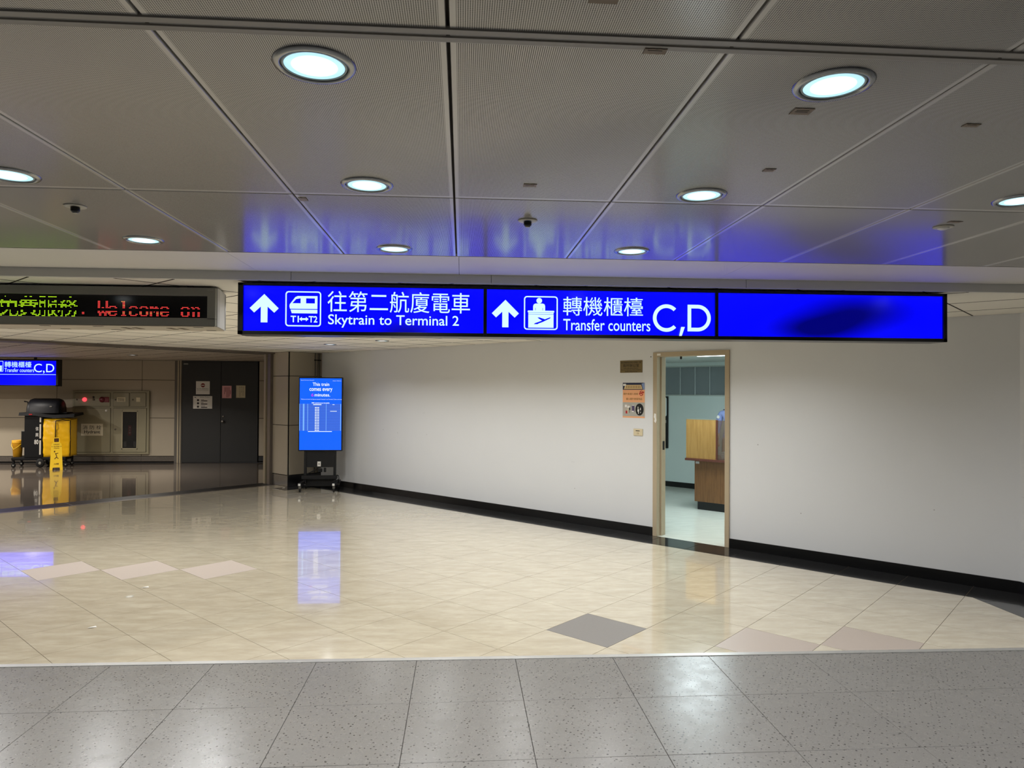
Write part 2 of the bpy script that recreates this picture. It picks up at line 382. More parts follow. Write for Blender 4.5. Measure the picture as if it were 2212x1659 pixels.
field(fh, 'black_border_tile', RZ, xs, [6.735, 6.76, 7.144], [(-.0125, -1, -(Y_STRIP+.015)), (1, 0, 4.6), (-SA, CA, S_END)], (-.01, 0), .004, lambda *a: M['blacktile'], minarea=.001)
field(fh, 'black_border_tile', 0, [4.115, 4.6], frange(Y_STRIP-.03, .5, 5), [(CA, SA, 6.735)], (-.01, 0), .004, lambda *a: M['blacktile'])
field(fh, 'black_border_tile', RZ, [-S_END, -10.47], [6.2, 6.735], [(-SA, CA, S_END)], (-.006, .0015), .004, lambda *a: M['blacktile'])
field(fh, 'threshold_slab', RZ, [-11.62, -11.28, -11.2], [wt(11.4, X_L)-.3+1.0*k for k in range(7)]+[6.49], [(-1, 0, -X_L)], (-.01, .001), .003, lambda i, j, x, y: plain('threshold_stone', (20, 19, 18), .42, .25) if i == 0 else M['bronze'])
tag(MB().box(X_L, 4.6, -.022, .022, -.003, .004, .001).build('trim_1', M['strip'], None, (0, Y_STRIP, .0), -.0125), 'pale aluminium strip between grey and beige floors', 'trim', None, 'structure')
lob_poly = [W(11.62, wt(11.62, X_L)), W(11.62, 6.6), (-3.33, 13.0), (-3.33, Y_LOBBY), (-13, Y_LOBBY), (-13, 8.9)]
struct('floor_lobby', MB().prism(lob_poly, -.08, 0), M['granite'], 'dark polished granite floor beyond the threshold', 'floor')
# --- ceilings
cc = struct('ceiling_corridor', MB().prism([(X_L, -4), (X_R, -4), (X_R, Y_STEP), (X_L, Y_STEP)], H_COR+.016, H_COR+.12), M['joint'], 'grey perforated metal panel ceiling with round downlights', 'ceiling')
cxs = frange(-.033-.6*12, .6, 25); cys = [1.446-1.226*k for k in range(3, -1, -1)]+[2.672, 3.82]
field(cc, 'ceiling_panel', 0, cxs, cys, [(1, 0, X_R), (-1, 0, -X_L)], (H_COR+.016, H_COR), .007, lambda *a: M['perf'], True, .0025)
for y0, y1 in ((1.446-.026, 1.446-.006), (1.446+.006, 1.446+.026)):
    MB().box(X_L, X_R, y0, y1, H_COR-.004, H_COR+.004, .001).build('carrier_rail', plain('rail_grey', (150, 146, 138), .4, .4), cc)
xx = [X_L, -1.25, -.02, 1.62, X_R]
for k in range(4): MB().box(xx[k]+.001, xx[k+1]-.001, 3.823, Y_STEP-.0, H_COR-.001, H_COR+.05, .001).build('soffit_board', M['soffit'], cc)
for k in range(4): MB().box(xx[k]+.0015+.2, xx[k+1]+.2-.0015, Y_STEP-.002, Y_STEP+.02, H_HALL, H_COR-.0015, .001).build('fascia_board', plain('fascia_grey', (212, 211, 205), .5, .4, 0, .04, 3), cc)
ch = struct('ceiling_hall', MB().prism([(X_L, Y_STEP+.02), (4.6, Y_STEP+.02), (4.6, 5.515), W(S_END, T_WALL), W(S_END, 6.49), W(11.4, 6.49), W(11.4, wt(11.4, X_L))], H_HALL+.012, H_HALL+.12), M['joint'], 'cream board ceiling with dark joints over the beige floor', 'ceiling')
csj = sorted(-(1.05+.5985*k) for k in range(-2, 19)); ctj = [6.70-.607*k for k in range(18, -1, -1)]+[7.144]
cx_hall = [(0, -1, -(Y_STEP+.024)), (-1, 0, -X_L), (1, 0, 4.6), (-SA, CA, 11.3), (CA, SA, 7.144)]
for jx in csj: field(ch, 'grid_bar', RZ, [jx-.006, jx+.006], [-8, 7.144], cx_hall, (H_HALL+.012, H_HALL-.0012), 0, lambda *a: M['joint'], True, .0004, .001)
for jy in ctj[:-1]: field(ch, 'grid_bar', RZ, [-12, 2], [jy-.006, jy+.006], cx_hall, (H_HALL+.012, H_HALL-.0012), 0, lambda *a: M['joint'], True, .0004, .001)
n_c = field(ch, 'ceiling_board', RZ, csj, ctj, cx_hall, (H_HALL+.012, H_HALL), .008, lambda *a: M['hallceil'], True, .002)
cl = struct('ceiling_lobby', MB().prism(lob_poly, H_HALL+.012, H_HALL+.12), M['joint'], 'dim board ceiling beyond the shutter slot', 'ceiling')
lob_cons = [(0, 1, Y_LOBBY), (1, 0, -3.33), (-1, 0, 11.5), (0, -1, -9.5)]
for k in range(0, 18): field(cl, 'grid_bar', RZ, [-(11.62+.5985*k)-.008, -(11.62+.5985*k)+.008], [-4, 14], lob_cons, (H_HALL+.012, H_HALL-.0015), 0, lambda *a: M['joint'], True, .0004, .001)
for k in range(16, -5, -1): field(cl, 'grid_bar', RZ, [-22, -11.62], [6.70-.607*k-.008, 6.70-.607*k+.008], lob_cons, (H_HALL+.012, H_HALL-.0015), 0, lambda *a: M['joint'], True, .0004, .001)
csj2 = sorted(-(11.62+.5985*k) for k in range(0, 18))
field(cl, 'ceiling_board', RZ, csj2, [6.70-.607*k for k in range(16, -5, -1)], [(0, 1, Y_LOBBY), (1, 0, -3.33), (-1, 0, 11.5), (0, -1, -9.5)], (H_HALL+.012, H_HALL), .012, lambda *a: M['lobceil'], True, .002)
# shutter slot in the ceiling
slot = MB()
slot.box(-11.62, -11.5, -.4, 6.5, H_HALL-.03, H_HALL+.02); slot.box(-11.40, -11.3, -.4, 6.5, H_HALL-.03, H_HALL+.02)
tag(slot.build('trim_2', M['bronze'], None, (0, 0, 0), RZ), 'bronze shutter slot crossing the ceiling above the threshold', 'trim', None, 'structure')
# --- long white wall with the office doorway
D0, D1, DZ = 3.235, 4.153, 2.097
wl = MB()
wl.box(-S_END, -D1, T_WALL, T_WALL+.14, 0, H_HALL+.1).box(-D0, -.60, T_WALL, T_WALL+.14, 0, H_HALL+.1).box(-D1, -D0, T_WALL, T_WALL+.14, DZ, H_HALL+.1)
struct('wall_right', wl, M['plaster'], 'long white plaster wall with an open office doorway', 'wall', (0, 0, 0), RZ)
bb = MB()
bb.box(-S_END, -D1, T_WALL-.012, T_WALL, 0, .098, .002).box(-D0, -.722, T_WALL-.012, T_WALL, 0, .098, .002)
tag(bb.build('baseboard_right', M['blackbase'], None, (0, 0, .0), RZ), 'black skirting along the foot of the white wall', 'baseboard', None, 'structure')
struct('wall_corner', MB().box(4.6, 4.75, Y_STEP, 5.53, 0, H_HALL+.1), M['plaster'], 'short white wall turning the corner at the right edge', 'wall')
tag(MB().box(4.588, 4.6, Y_STEP, 5.51, 0, .098, .002).build('baseboard_corner', M['blackbase']), 'black skirting on the short corner wall', 'baseboard', None, 'structure')
struct('wall_front', MB().box(4.6, X_R, Y_STEP-.02, Y_STEP+.12, 0, 2.45), M['plaster'], 'white corridor wall right of the picture', 'wall')
struct('wall_side', MB().box(X_R, X_R+.12, -4, Y_STEP, 0, 2.45), M['plaster'], 'white corridor end wall outside the picture on the right', 'wall')
struct('wall_back', MB().box(X_L, X_R, -4.12, -4, 0, 2.45), M['plaster'], 'white corridor wall behind the viewpoint', 'wall')
struct('wall_left', MB().box(X_L-.12, X_L, -4, 8.75, 0, 2.45), M['plaster'], 'white wall outside the picture on the left', 'wall')
# --- pillar at the shutter with end wall (beige panels)
pl = struct('wall_end', MB().box(-11.36, -S_END-.012, 6.502, 7.3, 0, H_HALL+.1), M['panelgap'], 'beige panelled pillar and end wall behind the blue screen', 'wall', (0, 0, 0), RZ)
zj = [.193, 1.046, 1.892, H_HALL]
for k in range(3):
    MB().box(-11.355, -S_END-.024, 6.49, 6.503, zj[k]+.005, zj[k+1]-.005, .002).build('wall_panel', M['panel'], pl)
    MB().box(-S_END-.013, -S_END, 6.516, 7.143, zj[k]+.005, zj[k+1]-.005, .002).build('wall_panel', M['panel'], pl)
MB().box(-11.355, -S_END-.003, 6.485, 6.503, .003, .188, .002).build('plinth', M['marble'], pl)
MB().box(-S_END-.012, -S_END+.006, 6.487, 7.13, .003, .188, .002).build('plinth', M['blacktile'], pl)
gd = MB(); gd.box(-11.455, -11.36, 6.44, 6.62, 0, H_HALL, .003)
sg = tag(gd.build('trim_3', M['bronze'], None, (0, 0, 0), RZ), 'bronze shutter guide rail beside the panelled pillar', 'trim', None, 'structure')
MB().box(-11.50, -11.456, 6.50, 6.62, 0, H_HALL).build('slot', M['panelgap'], sg)
MB().box(-11.56, -11.50, 6.43, 6.62, 0, H_HALL, .003).build('rail', plain('rail_tan', (150, 138, 116), .4, .4), sg)
# --- lobby walls
wb = struct('wall_lobby', MB().box(-13, -3.3, Y_LOBBY+.012, Y_LOBBY+.14, 0, H_HALL+.1), M['panelgap'], 'beige panelled wall at the far end of the dim lobby', 'wall')
pxs = [-12.685, -10.85, -9.015, -7.18, -6.462]; pzs = [.152, 1.01, 1.866, H_HALL]
for i in range(4):
    for k in range(3):
        MB().box(pxs[i]+.005, pxs[i+1]-.005, Y_LOBBY, Y_LOBBY+.013, pzs[k]+.005, pzs[k+1]-.005, .002).build('wall_panel', M['panel'], wb)
    MB().box(pxs[i]+.002, pxs[i+1]-.002, Y_LOBBY-.004, Y_LOBBY+.013, .035, .147, .002).build('plinth', M['marble'], wb)
for k in range(3):
    MB().box(-4.60, -3.4, Y_LOBBY, Y_LOBBY+.013, pzs[k]+.005, pzs[k+1]-.005, .002).build('wall_panel', M['panel'], wb)
MB().box(-4.60, -3.4, Y_LOBBY-.004, Y_LOBBY+.013, .035, .147, .002).build('plinth', M['blacktile'], wb)
struct('wall_lobby_right', MB().box(-3.33, -3.2, 13.0, Y_LOBBY, 0, H_HALL+.1), M['panel'], 'beige lobby wall hidden behind the pillar', 'wall')
struct('wall_lobby_left', MB().box(-13.12, -13, 8.9, Y_LOBBY, 0, H_HALL+.1), M['panel'], 'beige lobby wall outside the picture on the left', 'wall')
struct('wall_lobby_near', MB().box(-13, X_L, 8.78, 8.9, 0, H_HALL+.1), M['panel'], 'beige lobby wall on the near side outside the picture', 'wall')
# double door
d1 = tag(MB().box(-6.46, -6.30, Y_LOBBY-.02, Y_LOBBY+.02, 0, H_HALL, .004).build('door_1', plain('door_frame_grey', (96, 92, 86), .4, .4)), 'charcoal double door with taped notices at the far end', 'door', None, 'structure')
MB().box(-6.395, -6.365, Y_LOBBY-.032, Y_LOBBY-.018, 0, H_HALL, .003).build('frame_strip', plain('frame_tan', (172, 160, 136), .4, .4), d1)
MB().box(-6.340, -6.318, Y_LOBBY-.032, Y_LOBBY-.018, 0, H_HALL, .003).build('frame_strip', plain('frame_tan', (172, 160, 136), .4, .4), d1)
for x0, x1 in ((-6.298, -5.449), (-5.441, -4.625)):
    lf = MB().box(x0, x1, Y_LOBBY-.012, Y_LOBBY+.02, .012, 2.297, .004).build('leaf', M['doordark'], d1)
    if x0 > -5.5:
        MB().lathe([(0, -.07), (.028, -.065), (.034, -.045), (.022, -.028), (.014, 0)], 16, (-5.39, Y_LOBBY-.012, .94), 'y').build('knob', M['steel'], lf)
        MB().lathe([(0, -.012), (.02, -.011), (.022, 0)], 16, (-5.39, Y_LOBBY-.012, 1.05), 'y').build('lock', M['steel'], lf)
    else:
        MB().box(-6.27, -6.17, Y_LOBBY-.02, Y_LOBBY-.012, 2.22, 2.25, .002).build('name_plate', M['ledcase'], lf)
tag(MB().box(-6.298, -4.625, Y_LOBBY-.03, Y_LOBBY+.02, 2.298, H_HALL).build('trim_4', M['doordark']), 'dark head of the far double door', 'trim', None, 'structure')
# --- office shell
os0, os1, ot0, ot1 = 1.6, 7.6, T_WALL+.14, 11.117
def office(name, x0, x1, y0, y1, z0, z1, mat, lab, cat): return struct(name, MB().box(x0, x1, y0, y1, z0, z1), mat, lab, cat, (0, 0, 0), RZ)
office('floor_office', -os1, -os0, T_WALL+.0, ot1, -.08, 0., M['officefloor'], 'pale glossy vinyl floor inside the office', 'floor')
wo = MB().box(-os1, -6.9, ot1, ot1+.1, 0, 2.3).box(-4.2, -os0, ot1, ot1+.1, 0, 2.3).box(-6.9, -4.2, ot1, ot1+.1, 0, 1.608).box(-6.9, -4.2, ot1, ot1+.1, 2.085, 2.3)
struct('wall_office', wo, M['officewall'], 'pale green-white back wall of the office', 'wall', (0, 0, 0), RZ)
office('wall_office_left', -os1-.1, -os1, ot0, ot1, 0, 2.3, M['officewall'], 'office side wall hidden left of the doorway', 'wall')
office('wall_office_right', -os0, -os0+.1, ot0, ot1, 0, 2.3, M['officewall'], 'office side wall hidden right of the doorway', 'wall')
tag(MB().box(-os1, -os0, ot1-.012, ot1, 0, .09, .002).build('baseboard_office', M['blackbase'], None, (0, 0, 0), RZ), 'black skirting on the office back wall', 'baseboard', None, 'structure')
co = office('ceiling_office', -os1, -os0, ot0, ot1, H_OFF+.012, 2.3, M['joint'], 'white board ceiling of the office', 'ceiling')
mo = plain('office_board', (206, 214, 208), .6, .3, 0, .03)
field(co, 'ceiling_board', RZ, frange(-os1, .6, 11), frange(ot0, (ot1-ot0)/6, 7), [], (H_OFF+.013, H_OFF), .007, lambda *a: mo, True, .001)
for o in co.children:                    # the office ceiling object is itself turned, so its boards are kept in the world frame
    o.matrix_parent_inverse = Matrix.Rotation(RZ, 4, 'Z').inverted()
# internal window with a closed blind
w1 = struct('window_1', MB().box(-6.9, -4.2, ot1-.004, ot1+.02, 1.588, 1.61, .002).box(-6.9, -4.2, ot1-.004, ot1+.02, 2.083, 2.105, .002), plain('window_trim', (176, 184, 178), .4, .4), 'wide internal window with closed grey blind high on the office wall', 'window', (0, 0, 0), RZ)
MB().box(-6.9, -4.2, ot1+.06, ot1+.066, 1.608, 2.085).build('pane', M['clear'], w1)
sl = MB()
for k in range(31):
    z = 1.613+.0153*k; sl.add([(-6.88, ot1+.03, z), (-4.22, ot1+.03, z), (-4.22, ot1+.012, z+.016), (-6.88, ot1+.012, z+.016)], [(0, 1, 2, 3)]); sl.add([(-6.88, ot1+.031, z), (-4.22, ot1+.031, z), (-4.22, ot1+.013, z+.016), (-6.88, ot1+.013, z+.016)], [(3, 2, 1, 0)])
o = sl.build('blind_slats', M['blind'], w1); o['kind'] = 'stuff'
for s in (6.243, 5.943, 5.664, 5.393, 5.12, 4.84, 4.56):
    MB().box(-s-.006, -s+.006, ot1+.006, ot1+.011, 1.61, 2.083).build('ladder_tape', plain('blind_tape', (190, 198, 198), .6, .3), w1)
# office door frame
d2 = struct('door_2', MB().box(-D0-.05, -D0, T_WALL-.018, T_WALL+.15, 0, DZ, .003), M['doorframe'], 'chipped tan steel door frame of the open office', 'door', (0, 0, 0), RZ)
j = MB().box(-D1, -D1+.052, T_WALL-.018, T_WALL+.06, 0, DZ, .003).box(-D1+.001, -D1+.07, T_WALL+.06, T_WALL+.15, 0, DZ-.02, .003)
jo = j.build('jamb', M['doorframe'], d2)
MB().box(-D1+.05, -D0-.048, T_WALL-.018, T_WALL+.15, DZ-.05, DZ, .003).build('header', M['doorframe'], d2)
MB().box(-D1+.0705, -D1+.076, T_WALL+.085, T_WALL+.12, .98, 1.08, .001).build('strike_plate', M['black'], d2)
MB().plate([(-4.135, 1.31), (-4.128, 1.335), (-4.14, 1.36), (-4.133, 1.40), (-4.112, 1.395), (-4.11, 1.35), (-4.105, 1.32), (-4.118, 1.29)], T_WALL-.019, .0008).build('paint_chip', M['white'], d2)
MB().plate(rect(-4.10, 2.06, -4.055, 2.083), T_WALL-.019, .0008).build('sticker', M['white'], d2)
MB().lathe([(0, 0), (.012, 0), (.012, .03), (0, .03)], 12, (-3.85, T_WALL+.08, DZ-.08)).build('door_stop', M['black'], d2)
# ================================================================== LAMPS
RING = MB().lathe([(.0745, -.001), (.0755, -.006), (.079, -.0078), (.088, -.0062), (.0925, -.0005), (.0925, .001), (.0745, .001)], 56, cap=False).mesh('trim_ring', M['chrome'])
CAV = MB().lathe([(0, -.0012), (.0755, -.0012), (.0755, 0), (0, 0)], 48, smooth=False).mesh('cavity', M['cavity'])
RIM = MB().lathe([(.0665, -.0014), (.0672, -.0045), (.0712, -.0045), (.0725, -.0014)], 56, cap=False).mesh('lens_rim', M['lensrim'])
LENS = MB().lathe([(0, -.0048), (.025, -.0046), (.05, -.0040), (.0670, -.003), (.0670, -.0013), (0, -.0013)], 56).mesh('lens', M['lens'])
LENS2 = LENS.copy(); LENS2.materials[0] = m_lens('lamp_lens_shielded', .25)
def downlight(x, y, z, label, power, col=(1, .985, .97), group='round downlights', spread=150, scale=1., warm=False):
    o = thing('downlight', label, 'downlight', (x, y, z), 0, group)
    for n, me in (('trim_ring', RING), ('cavity', CAV), ('lens_rim', RIM), ('lens', LENS if z == H_COR else LENS2)): link(n, me, o)
    o.scale = (scale, scale, 1)
    la = bpy.data.lights.new('downlight_beam', 'AREA'); la.shape = 'DISK'; la.size = .12; la.energy = power; la.color = col; la.spread = math.radians(spread)
    lo = bpy.data.objects.new('downlight_beam', la); C.objects.link(lo); lo.parent = o; lo.location = (0, 0, -.012)
    return o
q = .9735
COR = [(-.335, 1.606, 'large bright downlight of the nearest row, above the train sign'), (.874, 1.606, 'large bright downlight of the nearest row, beside a taped paper tag at right'),
       (-.34, 2.526, 'downlight above the chinese lettering of the train sign, second row'), (.880, 2.545, 'downlight above the letters C and D, second row'),
       (-1.546, 2.518, 'downlight cut by the left edge of the picture'), (2.092, 2.503, 'downlight cut by the right edge of the picture'),
       (-1.553, 3.552, 'downlight above the end of the red and green message board'), (-.35, 3.645, 'downlight close above the train sign in the farthest row'), (.872, 3.583, 'downlight close above the right part of the counter sign, farthest row')]
for x, y, l in COR: downlight(x, y, H_COR, l, P_CORR)
for x in (-5.2, -3.9, -2.7, 3.3, 4.5, 5.8):  # unseen lamps added at both sides to light the corridor
    for y in (1.6, 3.58): downlight(x, y, H_COR, 'added round downlight in the corridor ceiling outside the picture', P_CORR*.9, group='added corridor downlights outside the picture')
for x in (-4.0, -1.55, -.34, .88, 2.1, 4.5):  # weak unseen lamps added around and behind the camera as corridor fill
    for y in (-.9, .35): downlight(x, y, H_COR, 'added round downlight in the corridor ceiling outside the picture', P_CORR*.35, group='added corridor downlights outside the picture')
lab = {2: 'small lit downlight below the train sign with an orange rim', 3: 'small lit downlight in the cream ceiling left of the white wall, farthest from us'}
for k in range(-2, 4):
    s = 6.30+1.197*(k-1) if k < 4 else 0
    x, y = W(s, 5.86); downlight(x, y, H_HALL, lab.get(k, 'downlight in the cream ceiling hidden behind the long blue sign'), P_HALL, (.975, .99, 1), 'hall downlights along the white wall', 140)
for s, t in ((4.2, 2.9), (5.4, 2.9), (6.6, 2.9), (2.6, 4.4), (3.8, 4.4), (5.0, 4.4)):
    x, y = W(s, t); downlight(x, y, H_HALL, 'added unseen downlight in the cream ceiling over the left of the hall', P_HALL*.8, (.975, .99, 1), 'hall downlights over the diagonal floor', 172)
for x, y in ((-4.6, 7.15), (-3.5, 7.2), (-2.45, 7.15), (-6.4, 8.3), (-5.7, 6.6)):  # unseen lamps added to brighten the left floor and ceiling of the hall
    downlight(x, y, H_HALL, 'added unseen downlight in the cream ceiling over the left of the hall', P_HALL*1.6, (.98, .99, 1), 'hall downlights over the diagonal floor', 166)
for (x, y, l) in ((-8.0, 12.3, 'tiny lit downlight in the dim ceiling right of the small hanging sign'), (-6.3, 14.0, 'tiny lit downlight in the dim ceiling just left of the dark double door'), (-9.2, 14.6, 'tiny lit downlight in the dim ceiling beside the small blue hanging sign')):
    downlight(x, y, H_HALL, l, P_LOBBY*(1.5 if x > -7 else .4), (1, .94, .86), 'lobby downlights', 138)
for x, y in ((-10.2, 12.9), (-11.6, 14.6), (-9.6, 11.4)): downlight(x, y, H_HALL, 'added lobby downlight outside the picture on the left', P_LOBBY*2.6, (1, .93, .84), 'added lobby downlights outside the picture', 168)  # strong unseen lamps added to brighten the dim lobby
def panel_light(s, t, label):
    x, y = W(s, t); o = thing('ceiling_panel_light', label, 'panel light', (x, y, H_OFF), RZ, 'office ceiling lights')
    MB().box(-.3, .3, -.6, .6, -.012, 0, .002).build('frame', M['white'], o)
    MB().box(-.275, .275, -.575, .575, -.0135, -.0118).build('diffuser', emit('diffuser_glow', (226, 244, 255), 9.0, (220, 225, 228)), o)
    la = bpy.data.lights.new('panel_beam', 'AREA'); la.shape = 'RECTANGLE'; la.size = .55; la.size_y = 1.15; la.energy = P_OFFICE; la.color = (.88, 1, .98)
    lo = bpy.data.objects.new('panel_beam', la); C.objects.link(lo); lo.parent = o; lo.location = (0, 0, -.02)
panel_light(4.3, 8.55, 'flat office ceiling light just inside the doorway, hidden by the door head')
panel_light(2.3, 8.5, 'flat office ceiling light hidden behind the wall right of the doorway')
# detectors on the corridor ceiling
def detector(x, y, label, body):
    o = thing('ceiling_detector', label, 'detector', (x, y, H_COR), 0, 'ceiling detectors')
    MB().lathe([(.0, -.001), (.034, -.006), (.040, -.004), (.042, 0), (0, 0)], 28).build('base', plain('detector_ivory', (186, 182, 168), .4, .4), o)
    if body:
        MB().lathe([(0, -.026), (.012, -.026), (.0165, -.02), (.017, -.006), (0, -.004)], 24).build('sensor', M['black'], o)
        MB().lathe([(0, -.031), (.008, -.030), (.0115, -.0262), (0, -.026)], 20).build('lens', M['steel'], o)
    else:
        MB().lathe([(0, -.013), (.016, -.012), (.022, -.008), (.024, -.005), (0, -.005)], 24).build('cap', M['white'], o)
    return o
detector(-1.544, 2.925, 'round ceiling detector with a black sensor at the upper left', True)
detector(.276, 2.99, 'round ceiling detector with a black sensor above the counter sign', True)
detector(2.095, 2.934, 'flat pale ceiling detector beside a paper tag at the right', False)
# paper tags taped to the ceiling
def tape(x, y, wx, wy, label, rot=0., lines=0, mat='tape', drop=.0012):
    o = thing('taped_tag', label, 'tag', (x*q, y*q, H_COR-drop), rot, 'tags taped to the ceiling')
    e = .0015; n = 6; p = []
    for i in range(n+1): p.append((-wx/2+wx*i/n, -wy/2+(e if i % 2 else 0)))
    for i in range(n+1): p.append((wx/2-wx*i/n, wy/2-(e if i % 2 else 0)))
    MB().prism(p, -.0008, .0008).build('paper', M[mat], o)
    for i in range(lines): MB().box(-wx*.35, wx*.3, -wy*.25+i*wy*.22, -wy*.25+i*wy*.22+wy*.08, -.0012, -.0007).build('printed_line', M['ink'], o)
tape(.267, 1.320, .055, .04, 'brown paper tag cut by the top edge of the picture')
tape(.418, 1.512, .048, .024, 'brown tag stuck across the wide ceiling rail', 0, 1, 'tape', .0052)
tape(.90, 1.813, .052, .040, 'printed paper tag below the right large downlight', 0, 2)
tape(1.416, 1.867, .042, .022, 'small brown tag near the upper right edge of the picture', 0, 1)
tape(1.029, 2.301, .036, .030, 'tiny brown tag between the two right downlight rows', 0, 1)
tape(.243, 2.548, .048, .034, 'pale grey tag in the middle of the ceiling above the counter sign', 0, 1)
tape(2.14, 2.921, .055, .025, 'paper tag touching the flat ceiling detector at the right', 0, 1)
tape(-.626, 2.812, .03, .045, 'narrow grey tag beside a panel joint left of the train sign', 0, 0)
# ================================================================== HANGING SIGNS
def arrow_up(x0, z0, x1, z1):
    w, h = x1-x0, z1-z0; c = (x0+x1)/2; st = w*.115; a = z1-w*.5; k = w*.155
    return [(c, z1), (x1, a), (x1-k, a-k), (c+st, z1-w*.155*2.35-(w*.5-st-k)+w*.155), (c+st, z0), (c-st, z0), (c-st, z1-w*.155*2.35-(w*.5-st-k)+w*.155), (x0+k, a-k), (x0, a)]
def icon_frame(p, b, y, mat):
    x0, z0, x1, z1 = b; t = (x1-x0)*.035
    MB().ring(rrect(x0, z0, x1, z1, (x1-x0)*.09), rrect(x0+t, z0+t, x1-t, z1-t, (x1-x0)*.06), y).build('pictogram_frame', mat, p)
def desk_icon(p, fx, fz, y, mat, blue):
    """fx, fz map the 0..1 square to the sign"""
    R = lambda a, b, c, d: rect(fx(a), fz(b), fx(c), fz(d))
    m = MB(); m.plate([(fx(a), fz(b)) for a, b in circle(.45, .865, .083, .083)], y)
    bp = [(.27, .57), (.27, .70), (.29, .755), (.34, .78), (.56, .78), (.61, .755), (.625, .70), (.625, .57)]
    m.plate([(fx(a), fz(b)) for a, b in bp], y)
    m.plate([(fx(a), fz(b)) for a, b in rrect(.11, .515, .895, .57, .02)], y)
    m.plate(R(.13, .46, .875, .508), y); m.plate(R(.13, .065, .875, .455), y)
    m.build('counter_pictogram', mat, p)
    pl = [(.285, .165), (.40, .165), (.44, .19), (.56, .235), (.78, .345), (.79, .365), (.765, .375), (.62, .315), (.46, .37), (.40, .365), (.42, .345), (.53, .275), (.43, .235), (.33, .20)]
    b = MB(); b.plate([(fx(a), fz(c)) for a, c in pl], y-.0012)
    for a in (.335, .545): b.plate(R(a, .575, a+.012, .65), y-.0012)
    b.plate(R(.13, .452, .875, .462), y-.0012); b.plate(R(.13, .505, .875, .512), y-.0012)
    b.build('plane_mark', blue, p)
YS = 4.45
L = M['lettering']
sg = thing('hanging_sign', 'long black framed blue sign with arrows to the train and transfer counters', 'sign', (0, YS, 0))
B1 = m_signblue('blue_film_train', [(-.35, 1.99, .22, .10, .75)]); B2 = m_signblue('blue_film_counter', [(1.2, 2.27, .25, .03, .25)]); B3 = m_signblue('blue_film_blank', [(2.28, 2.045, .30, .085, .66), (2.62, 2.19, .40, .12, .66), (2.45, 2.10, .42, .11, .38)])
z0, z1 = 1.979, 2.298
fr = MB(); fr.box(-1.377, 3.197, .012, .16, z0, z1, .003)
fr.box(-1.377, 3.197, -.012, .013, z0, 2.002, .002).box(-1.377, 3.197, -.012, .013, 2.281, z1, .002).box(-1.377, -1.345, -.012, .013, z0, z1, .002).box(3.172, 3.197, -.012, .013, z0, z1, .002)
fr.box(.133, .155, -.013, .013, z0, z1, .002).box(1.628, 1.649, -.013, .013, z0, z1, .002)
fr.build('frame', M['signframe'], sg)
for (a, b, m) in ((-1.345, .133, B1), (.155, 1.628, B2), (1.649, 3.172, B3)):
    pn = MB().box(a, b, .002, .013, 2.002, 2.281).build('light_panel', m, sg)
for x in (-1.26, -.35, 1.05, 2.05, 2.78): MB().box(x-.009, x+.009, .06, .10, z1-.004, H_HALL+.001).build('hanger', M['black'], sg)
y = -.0005
MB().plate(arrow_up(-1.3087, 2.0547, -1.1331, 2.2301), y).build('arrow', L, sg)
icon_frame(sg, (-1.0926, 2.0322, -.8749, 2.2506), y, L)
def tx(a): return -1.0679+(a-495)/238*.1699
def tz(b): return 2.2215-(b-195)/148*.1078
tr = MB(); hole1 = [(520, 258), (552, 222), (590, 215), (590, 258)]; hole2 = [(637, 215), (712, 215), (712, 258), (637, 258)]
tr.plate([(tx(a), tz(b)) for a, b in [(500, 305), (495, 285), (497, 268), (545, 205), (565, 196), (733, 195), (733, 305)]], y)
tr.plate([(tx(a), tz(b)) for a, b in [(505, 312), (733, 312), (733, 343), (515, 343)]], y)
tr.build('train_pictogram', L, sg)
tb = MB()
for h in (hole1, hole2): tb.plate([(tx(a), tz(b)) for a, b in h], y-.0012)
tb.build('train_windows', B1, sg)
text('T1', (-1.060, 2.0577, -1.010, 2.0978), y, 'lettering', L, sg, .02)
text('T2', (-.950, 2.0577, -.8972, 2.0978), y, 'lettering', L, sg, .02)
MB().plate([(-1.008, 2.078), (-.992, 2.0915), (-.992, 2.0835), (-.967, 2.0835), (-.967, 2.0915), (-.951, 2.078), (-.967, 2.0645), (-.967, 2.0725), (-.992, 2.0725), (-.992, 2.0645)], y).build('double_arrow', L, sg)
text('往第二航廈電車', (-.8358, 2.1254, .0481, 2.2562), y, 'lettering', L, sg)
text('Skytrain to Terminal 2', (-.8312, 2.0280, -.0211, 2.1102), y, 'lettering', L, sg, .006)
MB().plate(arrow_up(.1866, 2.0425, .3579, 2.2165), y).build('arrow', L, sg)
icon_frame(sg, (.3902, 2.0287, .6061, 2.2429), y, L)
desk_icon(sg, lambda a: .3902+.2159*a, lambda b: 2.0287+.2142*b, y, L, B2)
text('轉機櫃檯', (.6399, 2.1224, 1.1568, 2.2425), y, 'lettering', L, sg)
text('Transfer counters', (.6419, 2.0273, 1.2051, 2.1010), y, 'lettering', L, sg, .004)
def big_C(x0, z0, x1, z1, t):
    cx, cz = x0+(z1-z0)/2, (z0+z1)/2; R = (z1-z0)/2; n = 40; a0, a1 = math.radians(44), math.radians(316)
    o = [(cx+R*math.cos(a0+(a1-a0)*i/n), cz+R*math.sin(a0+(a1-a0)*i/n)) for i in range(n+1)]; i_ = [(cx+(R-t)*math.cos(a0+(a1-a0)*i/n), cz+(R-t)*math.sin(a0+(a1-a0)*i/n)) for i in range(n+1)]
    m = MB()
    for k in range(n): m.plate([o[k], o[k+1], i_[k+1], i_[k]], y)
    return m
